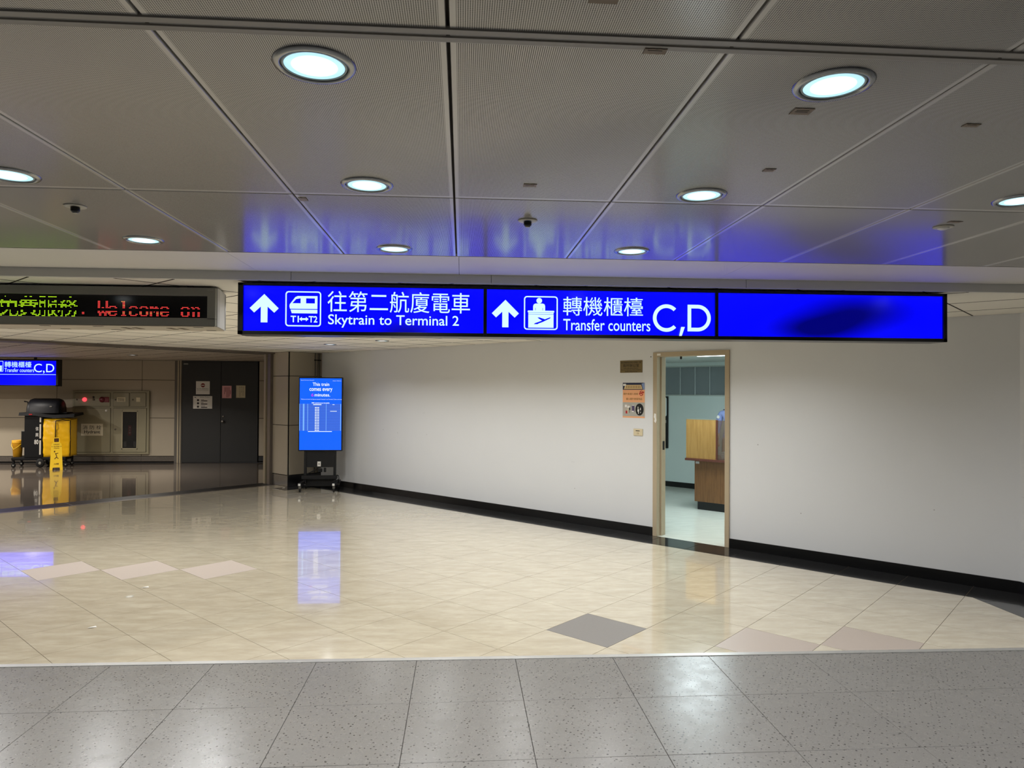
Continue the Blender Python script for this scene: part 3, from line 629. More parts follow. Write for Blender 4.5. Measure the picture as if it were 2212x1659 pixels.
def big_D(x0, z0, x1, z1, t):
    R = (z1-z0)/2; cz = (z0+z1)/2; cx = x1-R; n = 24; m = MB()
    o = [(x0, z1)]+[(cx+R*math.cos(PI/2-PI*i/n), cz+R*math.sin(PI/2-PI*i/n)) for i in range(n+1)]+[(x0, z0)]
    i_ = [(x0+t, z1-t)]+[(cx+(R-t)*math.cos(PI/2-PI*i/n), cz+(R-t)*math.sin(PI/2-PI*i/n)) for i in range(n+1)]+[(x0+t, z0+t)]
    k = len(o); m.ring(o, i_, y); return m
big_C(1.2219, 2.0259, 1.3774, 2.2028, .0235).build('lettering', L, sg)
MB().plate([(1.3903, 1.9995), (1.4070, 1.9995), (1.4274, 2.0571), (1.4035, 2.0571)], y-.0125).build('lettering', L, sg)
big_D(1.4495, 2.0307, 1.6023, 2.2024, .0235).build('lettering', L, sg)
# small far copy of the counter sign
fs = thing('small_hanging_sign', 'small blue hanging sign for the transfer counters, far left in the dim lobby', 'sign', (-8.37, 15.3, 0))
zt, zb = 2.262, 1.705; BF = m_signblue('blue_film_far', [])
f2 = MB(); f2.box(-3.2, 0, .012, .14, zb, zt, .004); f2.box(-3.2, 0, -.01, .013, zb, zb+.022).box(-3.2, 0, -.01, .013, zt-.03, zt).box(-.045, 0, -.01, .013, zb, zt).box(-3.2, -3.155, -.01, .013, zb, zt)
f2.build('frame', M['signframe'], fs)
MB().box(-3.155, -.045, .002, .013, zb+.022, zt-.03).build('light_panel', BF, fs)
MB().box(-3.155, -.045, -.001, .002, 1.943, 1.951).build('divider_line', L, fs)
S = .557/(1245-620)                                   # metres per crop pixel of the far sign
FX = lambda a: (a-1390)*S; FZ = lambda b: zt-(b-620)*S
text('轉機櫃檯', (FX(190), FZ(810), FX(785), FZ(675)), -.001, 'lettering', L, fs)
text('Transfer counters', (FX(190), FZ(918), FX(845), FZ(830)), -.001, 'lettering', L, fs)
text('C,D', (FX(842), FZ(950), FX(1295), FZ(722)), -.001, 'lettering', L, fs)
icon_frame(fs, (FX(-90), FZ(912), FX(160), FZ(665)), -.001, L)
desk_icon(fs, lambda a: FX(-90+250*a), lambda b: FZ(912-247*b), -.001, L, BF)
MB().plate(arrow_up(FX(-330), FZ(900), FX(-140), FZ(690)), -.001).build('arrow', L, fs)
for x in (-.5, -2.6): MB().box(x-.02, x+.02, .05, .09, zt-.005, H_HALL+.001).build('hanger', M['black'], fs)
# message board with red and green LED dots
YL = 4.70
lb = thing('led_message_board', 'grey LED message board with green and red dot lettering, upper left', 'message board', (0, YL, 0))
bx0, bx1, bz0, bz1 = -4.3, -1.596, 2.05, 2.297
mm = MB(); mm.box(bx0, bx1, -.012, .02, 2.243, bz1, .003).box(bx0, bx1, -.012, .02, bz0, 2.10, .003).box(-1.648, bx1, -.012, .02, 2.09, 2.25, .003).box(bx0, bx0+.05, -.012, .02, 2.09, 2.25, .003)
mm.build('front_bezel', M['ledcase'], lb)
MB().box(bx0+.05, -1.648, .008, .02, 2.1, 2.243).build('display_window', M['ledwin'], lb)
MB().prism([(bx0, .02), (bx1+.003, .02), (bx1+.004, .06), (-1.642, .33), (bx0, .33)], bz0-.002, bz1+.001).build('case', M['ledside'], lb)
MB().prism([(bx0+.01, -.008), (bx1-.005, -.008), (bx1-.005, .06), (-1.648, .325), (bx0+.01, .325)], bz0-.006, bz0-.0015).build('underside', M['ledbottom'], lb)
MB().add([(bx1-.0365, .295, bz0), (bx1-.0395, .315, bz0), (bx1-.0395, .315, bz1-.004), (bx1-.0365, .295, bz1-.004)], [(0, 1, 2, 3)]).build('side_seam', M['ledcase'], lb)
MB().box(bx1-.05, bx1-.015, -.0135, -.0115, 2.279, 2.286).build('maker_plate', M['steel'], lb)
for x in (-1.72, -2.35, -2.68, -3.2):
    for yy in (.03, .27): MB().box(x-.03, x+.03, yy, yy+.022, bz0-.0075, bz0-.0055).build('vent_slot', M['black'], lb)
for x in (-1.93, -1.86, -2.15, -2.22): MB().box(x-.018, x+.018, .10, .22, bz0-.0075, bz0-.0055).build('vent_slot', plain('vent_brown', (92, 80, 60), .6, .3), lb)
for x in (-1.80, -3.3): MB().box(x-.022, x+.022, .0, .07, bz1-.001, H_HALL+.001).build('hanger', M['black'], lb)
MB().tube([(-2.22, .1, bz1-.003), (-2.235, .1, H_HALL)], .005).build('cable', M['black'], lb)
def raster(ch):
    v, f = text_mesh(ch, 0.); V = np.array(v); mn, mx = V.min(0), V.max(0); g = np.zeros((16, 16)); n = 3
    px = [(c+(k+.5)/n)/16*(mx[0]-mn[0])+mn[0] for c in range(16) for k in range(n)]; py = [mx[1]-(r+(k+.5)/n)/16*(mx[1]-mn[1]) for r in range(16) for k in range(n)]
    X, Y = np.meshgrid(px, py); ins = np.zeros(X.shape, bool)
    for t in f:
        for i in range(1, len(t)-1):
            a, b, c = V[t[0]], V[t[i]], V[t[i+1]]; d = (b[0]-a[0])*(c[1]-a[1])-(c[0]-a[0])*(b[1]-a[1])
            if abs(d) < 1e-12: continue
            u = ((X-a[0])*(c[1]-a[1])-(c[0]-a[0])*(Y-a[1]))/d; w = ((b[0]-a[0])*(Y-a[1])-(X-a[0])*(b[1]-a[1]))/d
            ins |= (u >= 0) & (w >= 0) & (u+w <= 1)
    for r in range(16):
        for c in range(16): g[r, c] = ins[r*n:(r+1)*n, c*n:(c+1)*n].mean()
    return g > .34
OFFR = {1, 2, 9, 10}
G = {'W': {3: 0xC3, 4: 0xC3, 5: 0xC3, 6: 0xC3, 7: 0xC3, 8: 0xDB, 11: 0xDB, 12: 0xFF, 13: 0x66, 14: 0x66}, 'e': {7: 0x7C, 8: 0xC6, 11: 0xFE, 12: 0xC0, 13: 0xC6, 14: 0x7C}, 'l': {3: 0x38, 4: 0x18, 5: 0x18, 6: 0x18, 7: 0x18, 8: 0x18, 11: 0x18, 12: 0x18, 13: 0x18, 14: 0x3C},
     'c': {7: 0x7C, 8: 0xC6, 11: 0xC0, 12: 0xC0, 13: 0xC6, 14: 0x7C}, 'o': {7: 0x7C, 8: 0xC6, 11: 0xC6, 12: 0xC6, 13: 0xC6, 14: 0x7C}, 'm': {7: 0xEC, 8: 0xFE, 11: 0xD6, 12: 0xC6, 13: 0xC6, 14: 0xC6}, 'n': {7: 0xDC, 8: 0x66, 11: 0x66, 12: 0x66, 13: 0x66, 14: 0x66}, ' ': {}}
PX, PZ, ZT = .00795, .0081, 2.2262
def dot(m, x, r): m.plate(circle(x, ZT-PZ*r, .0027, None, 6), .0065, .0014)
gm = MB(); rm = MB(); rm2 = MB()
for ch, x0 in (('站', -3.069), ('免', -2.948), ('費', -2.827), ('服', -2.706), ('務', -2.584)):
    g = raster(ch)
    for r in range(16):
        if r in OFFR: continue
        for c in range(16):
            if g[r, c]: dot(gm, x0+.0076*(c+.5), r)
for i, ch in enumerate('Welcome on'):
    for r, bits in G[ch].items():
        for c in range(8):
            if bits >> (7-c) & 1: dot(rm if (ch in 'Won' and i != 4) or r % 3 else rm2, -2.339+i*8*.0081+.0081*(c+.5), r)
for r in (12, 13):
    for c in (0, 1): dot(rm, -2.4325+.008*c, r)
for nm, m, mat in (('green_dots', gm, emit('led_green', (176, 236, 30), 1.5)), ('red_dots', rm, emit('led_red', (255, 70, 66), 1.5)), ('orange_dots', rm2, emit('led_orange', (255, 150, 80), 1.4))):
    o = m.build(nm, mat, lb); o['kind'] = 'stuff'
# ================================================================== PORTRAIT SCREEN ON A CART
tv = thing('screen_cart', 'blue portrait display on a black wheeled cart in the corner', 'display', (-2.31, 11.83, 0), .0)
MB().box(-.36, .352, -.03, .035, .65, 1.862, .006).build('display_case', M['black'], tv)
sc = MB().box(-.343, .335, -.034, -.029, .668, 1.845).build('display_screen', emit('screen_blue', (10, 96, 255), 1.0), tv)
WT = emit('screen_white', (235, 244, 255), 1.0); PK = emit('screen_pink', (190, 50, 230), 1.0); TB = emit('screen_table', (62, 110, 226), .9); LT = emit('screen_pale', (120, 176, 255), 1.0); TD = emit('screen_rule', (34, 74, 190), .8)
yy = -.0350
SX = lambda a: -.36+(a-95)/(620-95)*.712; SZ = lambda b: 1.862-(b-195)/(1075-195)*1.212
def stext(body, a0, b0, a1, b1, mat=WT, bold=.0): text(body, (SX(a0), SZ(b1), SX(a1), SZ(b0)), yy, 'screen_text', mat, tv, bold)
stext('Skytrain Terminal to Terminal 2', 120, 226, 278, 236); stext('Airport Skytrain', 500, 232, 602, 242)
stext('This train', 262, 258, 460, 298, WT, .012); stext('comes every', 224, 324, 497, 374, WT, .012); stext('6', 245, 388, 274, 424, PK, .012); stext('minutes.', 285, 388, 470, 424, WT, .012)
stext('Welcome to board the Skytrain between Terminal 1 and Terminal 2. Have a nice trip', 124, 452, 610, 465); stext('PMS maintenance timetable', 252, 494, 464, 508, WT, .02)
MB().plate(rect(SX(106), SZ(832), SX(602), SZ(512)), yy+.0002, .0006).build('screen_table', TB, tv)
tl = MB(); tw = MB(); td = MB()
for a, b in ((106, 111), (148, 165), (202, 208), (422, 427), (594, 602)): tl.plate(rect(SX(a), SZ(832), SX(b), SZ(512)), yy-.0003, .0006)
for k in range(16):
    z = 528+k*19.4; td.plate(rect(SX(112), SZ(z+2), SX(594), SZ(z)), yy-.0001, .0004)
    if k not in (0,):
        for a in (290, 318): tw.plate(rect(SX(a), SZ(z+13), SX(a+23), SZ(z+4)), yy-.0004, .0004)
tw.plate(rect(SX(270), SZ(526), SX(368), SZ(517)), yy-.0004, .0004); tw.plate(rect(SX(500), SZ(524), SX(524), SZ(518)), yy-.0004, .0004); tw.plate(rect(SX(472), SZ(603), SX(552), SZ(597)), yy-.0004, .0004); tw.plate(rect(SX(210), SZ(845), SX(495), SZ(838)), yy-.0004, .0004)
tl.build('screen_columns', LT, tv); tw.build('screen_figures', WT, tv); td.build('screen_rows', TD, tv)
MB().box(-.272, .245, .01, .05, .38, .66, .004).build('lower_panel', M['blackm'], tv)
for x in (-.272, .205): MB().box(x, x+.04, .0, .05, .12, .9, .003).build('upright', M['blackm'], tv)
MB().box(-.30, .27, -.05, .05, .19, .245, .004).build('cross_bar', M['blackm'], tv)
MB().box(-.26, .24, .07, .10, .06, .22, .004).build('rear_plate', M['blackm'], tv)
for x in (-.285, .255): MB().box(x-.03, x+.03, -.26, .26, .10, .15, .004).build('foot_rail', M['blackm'], tv)
for x in (-.285, .255):
    for yv in (-.22, .22):
        wv = MB().lathe([(.0, -.012), (.03, -.012), (.034, -.006), (.034, .006), (.03, .012), (0, .012)], 20, (x, yv, .034), 'x').build('caster', M['rubber'], tv)
        MB().box(x-.018, x+.018, yv-.02, yv+.02, .06, .10, .003).build('caster_fork', M['steel'], wv)
    MB().box(x-.018, x+.018, -.263, -.26, .108, .144).build('rail_sticker', M['white'], tv)
lp = MB().box(-.055, .0, .004, .0085, .395, .475).build('label_plate', M['white'], tv)
MB().plate([(-.042, .427), (-.028, .445), (-.013, .427)], .0035, .0004).build('label_mark', M['ink'], lp)
for x in (-.25, .222): MB().lathe([(0, -.006), (.006, -.005), (.008, 0)], 10, (x, .01, .42), 'y').build('bolt', M['steel'], tv)
MB().box(-.04, .02, .0, .04, .30, .36, .004).build('power_block', M['black'], tv); MB().box(.05, .085, .0, .03, .30, .37, .004).build('power_block', M['blackm'], tv)
MB().tube([(-.03, .02, .38), (-.06, .02, .36), (-.12, .02, .32), (-.2, .02, .28), (-.26, .03, .26)], .007).build('cable', M['black'], tv)
MB().tube([(.26, .02, .25), (.29, .0, .24), (.30, -.02, .2), (.29, -.02, .12)], .008).build('cable', M['black'], tv)
# conduits beside it, on the end wall
for t, r in ((7.005, .010), (7.06, .008), (7.095, .010)):
    o = tag(MB().tube([(-S_END+.012, t, .2), (-S_END+.012, t, H_HALL-.001)], r).build('conduit', M['conduit'], None, (0, 0, 0), RZ), {7.005: 'grey conduit left of the pair above the blue screen', 7.06: 'thin grey conduit in the middle above the blue screen', 7.095: 'grey conduit nearest the white wall corner above the blue screen'}[t], 'conduit', 'conduits in the corner')
    MB().box(-S_END, -S_END+.03, t-.016, t+.016, 2.17, 2.19, .002).build('clip', M['black'], o)
# ================================================================== ON THE WHITE WALL (local x = -s)
def onwall(name, label, cat, s, z, group=None):
    x, y = W(s, T_WALL); return thing(name, label, cat, (x, y, z), RZ, group)
pq = onwall('office_plaque', 'small dull brass plaque with black lettering beside the doorway', 'plaque', 4.453, 1.943)
MB().box(-.152, .152, -.006, 0, -.072, .072, .002).build('plate', M['brass'], pq)
for b, z, h, wd in (('航空警察局安檢大隊第二隊', .048, .024, .27), ('南坪辦公室', .012, .036, .22)): text(b, (-wd/2, z-h/2, wd/2, z+h/2), -.0066, 'lettering', M['ink'], pq)
for b, z, wd in (('South Office,Second Platoon,', -.021, .20), ('Security Inspection Police Brigade,', -.040, .27), ('Aviation Police Bureau', -.058, .17)): text(b, (-wd/2, z-.0065, wd/2, z+.0065), -.0066, 'lettering', M['ink'], pq, .01)
ps = onwall('notice_poster', 'orange and grey notice poster with two oval photos beside the doorway', 'poster', 4.419, 1.5465)
PW, PH = .149, .206
MB().box(-PW, PW, -.002, 0, -PH, PH).build('sheet', plain('poster_orange', (230, 168, 122), .5, .3, 0, .03), ps)
def pp(a, b): return (-PW+a*2*PW, PH-b*2*PH)
def pq_(pts, name, mat, d=.0025): MB().plate([pp(a, b) for a, b in pts], -d, .0004).build(name, mat, ps)
pq_([(0, 0), (1, 0), (1, .2), (0, .2)], 'photo_strip', plain('poster_night', (34, 40, 66), .5, .3)); pq_([(.86, .03), (1, 0), (1, .2), (.93, .2)], 'photo_sky', plain('poster_sky', (128, 146, 186), .5, .3), .0029)
pq_([(.12, .06), (.84, .06), (.9, .18), (.05, .18)], 'photo_keys', plain('poster_tan', (204, 176, 128), .5, .3), .003)
for k in range(9): pq_([(.17+k*.075, .085), (.195+k*.075, .085), (.2+k*.075, .155), (.175+k*.075, .155)], 'photo_mark', plain('poster_brown', (112, 82, 44), .5, .3), .0034)
pq_([(.02, .03), (.15, .03), (.15, .09), (.02, .09)], 'photo_badge', M['white'], .0034)
pq_([(0, .56), (1, .56), (1, .955), (0, .955)], 'grey_band', plain('poster_grey', (168, 166, 158), .5, .3))
ol = plain('poster_olive', (118, 92, 30), .5, .3)
a, b = pp(.04, .345), pp(.70, .29); text('國外偷渡入境者', (a[0], a[1], b[0], b[1]), -.003, 'lettering', ol, ps)
a, b = pp(.16, .49), pp(.89, .43); text('當心國外旅客物品', (a[0], a[1], b[0], b[1]), -.003, 'lettering', ol, ps)
rc = MB(); rc.ring([pp(p_[0], p_[1]) for p_ in circle(.85, .30, .085, .075)], [pp(p_[0], p_[1]) for p_ in circle(.85, .30, .065, .057)], -.003, .0004); rc.plate([pp(.79, .25), pp(.81, .24), pp(.92, .35), pp(.90, .36)], -.0032, .0004); rc.plate([pp(.73, .33), pp(.76, .30), pp(.97, .25), pp(.98, .28)], -.0034, .0004)
rc.build('prohibition_mark', M['redink'], ps)
pq_(circle(.2, .745, .17, .155), 'oval_photo', plain('poster_crowd', (176, 168, 158), .5, .3), .0029)
for (a, b, c, d, m) in ((.1, .63, .2, .70, 'white'), (.22, .66, .33, .72, 'white'), (.14, .80, .22, .88, 'redink'), (.22, .74, .27, .86, 'cream'), (.27, .78, .34, .86, 'ledcase'), (.30, .70, .35, .78, 'ink')): pq_([(a, b), (c, b), (c, d), (a, d)], 'photo_patch', M[m], .0034)
pq_(circle(.77, .76, .185, .17), 'oval_photo', M['ink'], .0029)
for (a, b, c, d) in ((.69, .68, .72, .74), (.68, .75, .75, .82), (.71, .82, .74, .88), (.80, .71, .83, .78), (.81, .82, .83, .86)): pq_([(a, b), (c, b), (c, d), (a, d)], 'photo_patch', M['white'], .0034)
pq_([(.42, .65), (.54, .65), (.55, .83), (.43, .83)], 'phone_photo', plain('poster_purple', (82, 70, 104), .5, .3), .0029)
pq_([(.43, .64), (.53, .64), (.53, .655), (.43, .655)], 'photo_patch', M['white'], .0034); pq_([(.43, .80), (.52, .80), (.52, .83), (.43, .83)], 'photo_patch', M['white'], .0034)
sw = onwall('wall_switch', 'beige card-slot switch plate on the white wall below the poster', 'switch', 4.354, 1.175)
MB().box(-.062, .062, -.010, 0, -.041, .041, .005).build('plate', M['beigeplastic'], sw)
MB().box(-.03, .024, -.0112, -.0095, .012, .020).build('slot', M['black'], sw); MB().box(-.014, .010, -.0135, -.0095, -.022, -.002, .002).build('button', plain('switch_button', (188, 172, 140), .4, .4), sw)
for s, z, l in ((4.19, 2.05, 'tiny black nail left of the door frame top'), ): 
    x, y_ = W(s, T_WALL); tag(MB().lathe([(0, -.006), (.005, -.005), (.006, 0)], 8, (0, 0, 0), 'y').build('nail', M['black'], None, (x, y_, z), RZ), l, 'nail')
# ================================================================== OFFICE INTERIOR
cn = thing('reception_counter', 'walnut reception counter with a red-brown top inside the office', 'counter', (0, 0, 0), RZ)
MB().box(-4.672, -2.2, 9.168, 9.80, .115, .69, .003).build('body', M['wooddark'], cn)
MB().box(-4.64, -2.2, 9.20, 9.78, 0, .116).build('plinth', M['black'], cn)
MB().box(-4.775, -2.15, 9.075, 9.86, .69, .722, .004).build('worktop', M['woodedge'], cn)
MB().box(-4.655, -4.60, 9.1655, 9.168, .645, .675).build('asset_label', M['ledside'], cn)
ws = thing('wood_screen', 'light wood privacy screen standing on the counter', 'screen', (0, 0, 0), RZ)
MB().box(-4.768, -4.325, 9.10, 9.125, .722, 1.266, .002).build('board', M['woodlight'], ws)
MB().box(-4.770, -4.323, 9.098, 9.127, 1.264, 1.272, .001).build('edge_strip', plain('screen_edge', (128, 122, 100), .5, .4), ws)
gs = thing('acrylic_screen', 'smoked acrylic screen on the counter right of the wood board', 'screen', (0, 0, 0), RZ)
MB().box(-4.305, -2.6, 9.108, 9.114, .722, 1.262).build('sheet', M['smoked'], gs); MB().box(-4.321, -4.30, 9.10, 9.125, .722, 1.266).build('post', M['woodedge'], gs)
x, y_ = W(4.23, 9.33); ph = thing('desk_phone', 'white desk phone on the counter behind the acrylic screen', 'phone', (x, y_, .722), RZ)
MB().add([(-.07, -.08, .0), (.11, -.08, .0), (.11, .08, .0), (-.07, .08, 0), (-.10, -.07, .06), (.11, -.07, .06), (.11, .07, .085), (-.10, .07, .085)], [(0, 3, 2, 1), (4, 5, 6, 7), (0, 1, 5, 4), (1, 2, 6, 5), (2, 3, 7, 6), (3, 0, 4, 7)]).build('base', M['white'], ph)
MB().box(-.085, -.04, -.075, .075, .078, .10, .008).build('handset', M['white'], ph)
bd = thing('wall_board', 'black framed board, white above and black below, on the office wall', 'board', (0, 0, 0), RZ)
MB().box(-7.06, -6.163, ot1-.03, ot1-.001, .668, 1.578, .004).build('frame', M['black'], bd)
MB().plate(rrect(-7.04, 1.225, -6.186, 1.56, .03), ot1-.0325, .003).build('whiteboard', plain('whiteboard', (226, 236, 236), .2, .5), bd)
MB().box(-6.28, -6.235, ot1-.036, ot1-.0326, 1.26, 1.41).build('notice', plain('notice_grey', (150, 160, 168), .5, .3), bd); MB().box(-6.23, -6.215, ot1-.038, ot1-.0325, 1.52, 1.545, .002).build('magnet', M['black'], bd)
MB().box(-7.04, -6.186, ot1-.033, ot1-.03, .69, 1.205).build('felt_panel', M['blackm'], bd); MB().box(-6.215, -6.19, ot1-.036, ot1-.033, 1.11, 1.16, .002).build('catch', M['steel'], bd)
# person in the pale blue shirt behind the counter
def skin(name, pts, edges, root, subs=2):
    me = bpy.data.meshes.new(name); me.from_pydata([p[:3] for p in pts], edges, []); o = bpy.data.objects.new(name, me); C.objects.link(o)
    o.modifiers.new('s', 'SKIN'); ss = o.modifiers.new('u', 'SUBSURF'); ss.levels = subs; ss.render_levels = subs
    for i, p in enumerate(pts): d = me.skin_vertices[0].data[i]; d.radius = p[3]; d.use_root = (i == root)
    dg = bpy.context.evaluated_depsgraph_get(); m2 = bpy.data.meshes.new_from_object(o.evaluated_get(dg)); bpy.data.objects.remove(o, do_unlink=True); return m2
x, y_ = W(4.63, 10.35)
pe = thing('person', 'person in a pale blue uniform shirt standing behind the office counter', 'person', (x, y_, 0), RZ+.25)
P_ = [(0, 0, .92, (.155, .11)), (0, 0, 1.08, (.14, .10)), (0, .0, 1.24, (.165, .11)), (0, .0, 1.36, (.12, .085)), (0, -.01, 1.43, (.055, .055)), (0, -.02, 1.50, (.07, .08)), (0, -.025, 1.58, (.078, .095)), (0, -.02, 1.65, (.06, .075))]
E_ = [(0, 1), (1, 2), (2, 3), (3, 4), (4, 5), (5, 6), (6, 7)]
for sd in (-1, 1):
    b = len(P_); P_ += [(sd*.185, 0, 1.335, (.062, .062)), (sd*.235, -.01, 1.08, (.045, .045)), (sd*.22, -.16, .90, (.034, .034)), (sd*.20, -.23, .86, (.026, .038)), (sd*.19, -.30, .85, (.018, .036))]
    E_ += [(2, b), (b, b+1), (b+1, b+2), (b+2, b+3), (b+3, b+4)]
    h = len(P_)
    for k in range(4): P_.append((sd*.19+(k-1.5)*.019, -.385+abs(k-1.4)*.012, .835, (.008, .008))); E_.append((b+4, h+k))
    P_.append((sd*.15, -.29, .845, (.009, .009))); E_.append((b+3, len(P_)-1))
    b = len(P_); P_ += [(sd*.095, 0, .86, (.095, .095)), (sd*.10, -.01, .48, (.062, .066)), (sd*.10, .01, .09, (.042, .046)), (sd*.105, -.10, .04, (.042, .036)), (sd*.105, -.16, .032, (.036, .028))]
    E_ += [(0, b), (b, b+1), (b+1, b+2), (b+2, b+3), (b+3, b+4)]
bm_ = skin('body', P_, E_, 0)
for m in (plain('shirt_blue', (146, 162, 216), .7, .3, 0, .06, 20), plain('trousers_navy', (24, 26, 40), .7, .3), plain('skin_tone', (206, 160, 130), .5, .4), M['black']): bm_.materials.append(m)
for p in bm_.polygons:
    c = p.center; p.use_smooth = True
    p.material_index = 3 if c.z < .075 else 2 if (c.z > 1.41 or (abs(c.x) > .13 and c.z < 1.02 and c.y < -.06)) else 1 if c.z < .95 else 0
link('body', bm_, pe)
MB().lathe([(.0, .118), (.05, .108), (.078, .075), (.086, .03), (.084, -.01), (.07, -.02)], 20, (0, -.012, 1.60), cap=False).build('hair', plain('hair_black', (20, 18, 17), .6, .3), pe)
for sd in (-1, 1):
    MB().lathe([(0, -.006), (.009, -.004), (.011, 0)], 10, (sd*.032, -.108, 1.565), 'y').build('eye', M['ink'], pe)
    MB().box(sd*.115-.03, sd*.115+.03, -.045, .03, 1.378, 1.390, .003).build('epaulette', plain('navy_cloth', (40, 50, 96), .7, .3), pe)
    MB().plate(circle(sd*.215, 1.27, .022, .026, 12), -.066, .004).build('sleeve_patch', M['white'], pe)
MB().add([(-.012, -.112, 1.53), (.012, -.112, 1.53), (0, -.138, 1.535), (0, -.112, 1.575)], [(0, 1, 2), (0, 2, 3), (1, 3, 2), (0, 3, 1)]).build('nose', plain('skin_tone', (206, 160, 130)), pe)
MB().box(-.022, .022, -.112, -.106, 1.502, 1.508, .002).build('mouth', plain('lip', (150, 90, 80), .5, .4), pe)
# ================================================================== FAR LOBBY THINGS
# hydrant cabinet on the back wall
hc = thing('hydrant_cabinet', 'olive fire hydrant cabinet on the far panelled wall', 'cabinet', (0, Y_LOBBY, 0))
O = M['olive']; OG = plain('cabinet_gap', (40, 36, 28), .7, .2)
MB().box(-8.65, -7.0, -.05, .0, .2, 1.618, .004).build('body', O, hc)
def hdoor(x0, x1, z0, z1, y=-.062, hole=None):
    MB().box(x0-.006, x1+.006, y+.008, y+.013, z0-.006, z1+.006).build('door_gap', OG, hc)
    m = MB()
    if hole is None: m.box(x0, x1, y, y+.012, z0, z1, .002)
    else:
        a, b, c, d = hole; m.box(x0, a, y, y+.012, z0, z1, .002).box(b, x1, y, y+.012, z0, z1, .002).box(a, b, y, y+.012, z0, c, .002).box(a, b, y, y+.012, d, z1, .002)
    return m.build('door', O, hc)
a = hdoor(-8.597, -7.842, 1.272, 1.567); b = hdoor(-7.77, -7.432, 1.272, 1.572); c = hdoor(-7.40, -7.067, 1.272, 1.572); d = hdoor(-8.593, -7.83, .249, 1.227); e = hdoor(-7.766, -7.056, .249, 1.23, -.062, (-7.56, -7.257, .335, 1.15))
def lock(p, x, z): MB().lathe([(0, -.012), (.016, -.011), (.02, 0)], 14, (x, -.062, z), 'y').build('lock', M['bronze'], p)
lock(a, -8.555, 1.42); lock(b, -7.725, 1.42); lock(c, -7.35, 1.42); lock(d, -8.565, .755); lock(e, -7.72, .757)
MB().lathe([(0, -.05), (.03, -.045), (.045, -.02), (.048, 0)], 20, (-8.385, -.062, 1.42), 'y').build('alarm_lamp', emit('alarm_red', (255, 70, 80), 1.4, (120, 10, 10)), a)
MB().lathe([(0, -.02), (.018, -.018), (.02, 0)], 14, (-8.195, -.062, 1.475), 'y').build('socket', M['black'], a); MB().lathe([(0, -.02), (.022, -.018), (.026, 0)], 14, (-8.195, -.062, 1.42), 'y').build('socket', plain('socket_grey', (96, 90, 72), .4, .4), a)
MB().lathe([(0, -.04), (.05, -.035), (.062, -.015), (.064, 0)], 22, (-8.01, -.062, 1.42), 'y').build('alarm_button', plain('alarm_maroon', (104, 20, 36), .35, .5), a); MB().box(-7.96, -7.86, -.075, -.062, 1.36, 1.48, .003).build('alarm_plate', plain('alarm_plate_red', (110, 18, 24), .4, .4), a)
MB().box(-7.69, -7.51, -.064, -.0615, 1.375, 1.475).build('label', M['cream'], b); text('緊急電源插座', (-7.67, 1.385, -7.53, 1.455), -.0646, 'lettering', M['ink'], b)
MB().box(-7.275, -7.19, -.064, -.0615, 1.375, 1.47).build('label', M['cream'], c)
MB().lathe([(0, -.008), (.024, -.006), (.026, 0)], 18, (-7.92, -.062, 1.175), 'y').build('badge', M['white'], d)
MB().box(-8.455, -7.985, -.064, -.0615, .615, .88, .001).build('label', plain('hydrant_label', (204, 196, 172), .6, .3, 0, .02), d)
text('消 防 栓', (-8.42, .755, -8.02, .845), -.0646, 'lettering', M['ink'], d); text('Hydrant', (-8.385, .645, -8.05, .735), -.0646, 'lettering', M['ink'], d, .012)
MB().box(-7.58, -7.237, -.07, -.0615, .312, .335, .002).box(-7.58, -7.237, -.07, -.0615, 1.15, 1.172, .002).box(-7.58, -7.56, -.07, -.0615, .312, 1.172, .002).box(-7.257, -7.237, -.07, -.0615, .312, 1.172, .002).build('window_frame', plain('cab_frame', (168, 160, 132), .4, .4), e)
MB().box(-7.56, -7.257, -.052, -.0505, .335, 1.15).build('window_back', M['black'], e)
MB().box(-7.56, -7.257, -.060, -.058, .335, 1.15).build('glass', M['clear'], e)
xr = thing('fire_extinguisher', 'red labelled fire extinguisher seen through the cabinet window', 'extinguisher', (-7.41, Y_LOBBY-.0556, .345))
MB().box(-.035, .035, -.0015, .0, .27, .50).build('label', M['redink'], xr); MB().box(-.06, .06, .0, .003, .0, .40, .001).build('cylinder_body', plain('ext_dark', (40, 34, 34), .3, .5), xr)
for ch, z in (('滅', .455), ('火', .395), ('器', .335)): text(ch, (-.022, z-.022, .022, z+.022), -.0019, 'lettering', M['white'], xr)
for x in (-.13, .08): MB().box(x, x+.06, 0, .003, .02, .14).build('bracket', M['ledcase'], xr)
# notices on the double door
def notice(label, x0, x1, z0, z1, mat='white'):
    o = thing('door_notice', label, 'notice', ((x0+x1)/2, Y_LOBBY-.0122, (z0+z1)/2), 0, 'notices on the double door')
    w_, h_ = (x1-x0)/2, (z1-z0)/2; MB().box(-w_, w_, -.0016, 0, -h_, h_).build('sheet', M[mat], o); return o, w_, h_
n, w_, h_ = notice('white no-entry notice with a red disc on the dark left door', -5.995, -5.692, 1.55, 1.845)
MB().plate(circle(0, h_*.38, .046), -.0022, .0004).build('red_disc', plain('sign_maroon', (120, 16, 20), .5, .3), n); MB().plate(rect(-.034, h_*.38-.011, .034, h_*.38+.011), -.0026, .0004).build('white_bar', M['white'], n)
text('非工作人員請勿進入', (-.132, -.035, .132, -.008), -.0022, 'lettering', M['ink'], n); text('Staff only, do not enter please', (-.126, -.06, .126, -.044), -.0022, 'lettering', M['ink'], n, .02)
n, w_, h_ = notice('wide white notice with three round symbols below the no-entry sheet', -6.055, -5.635, 1.225, 1.51)
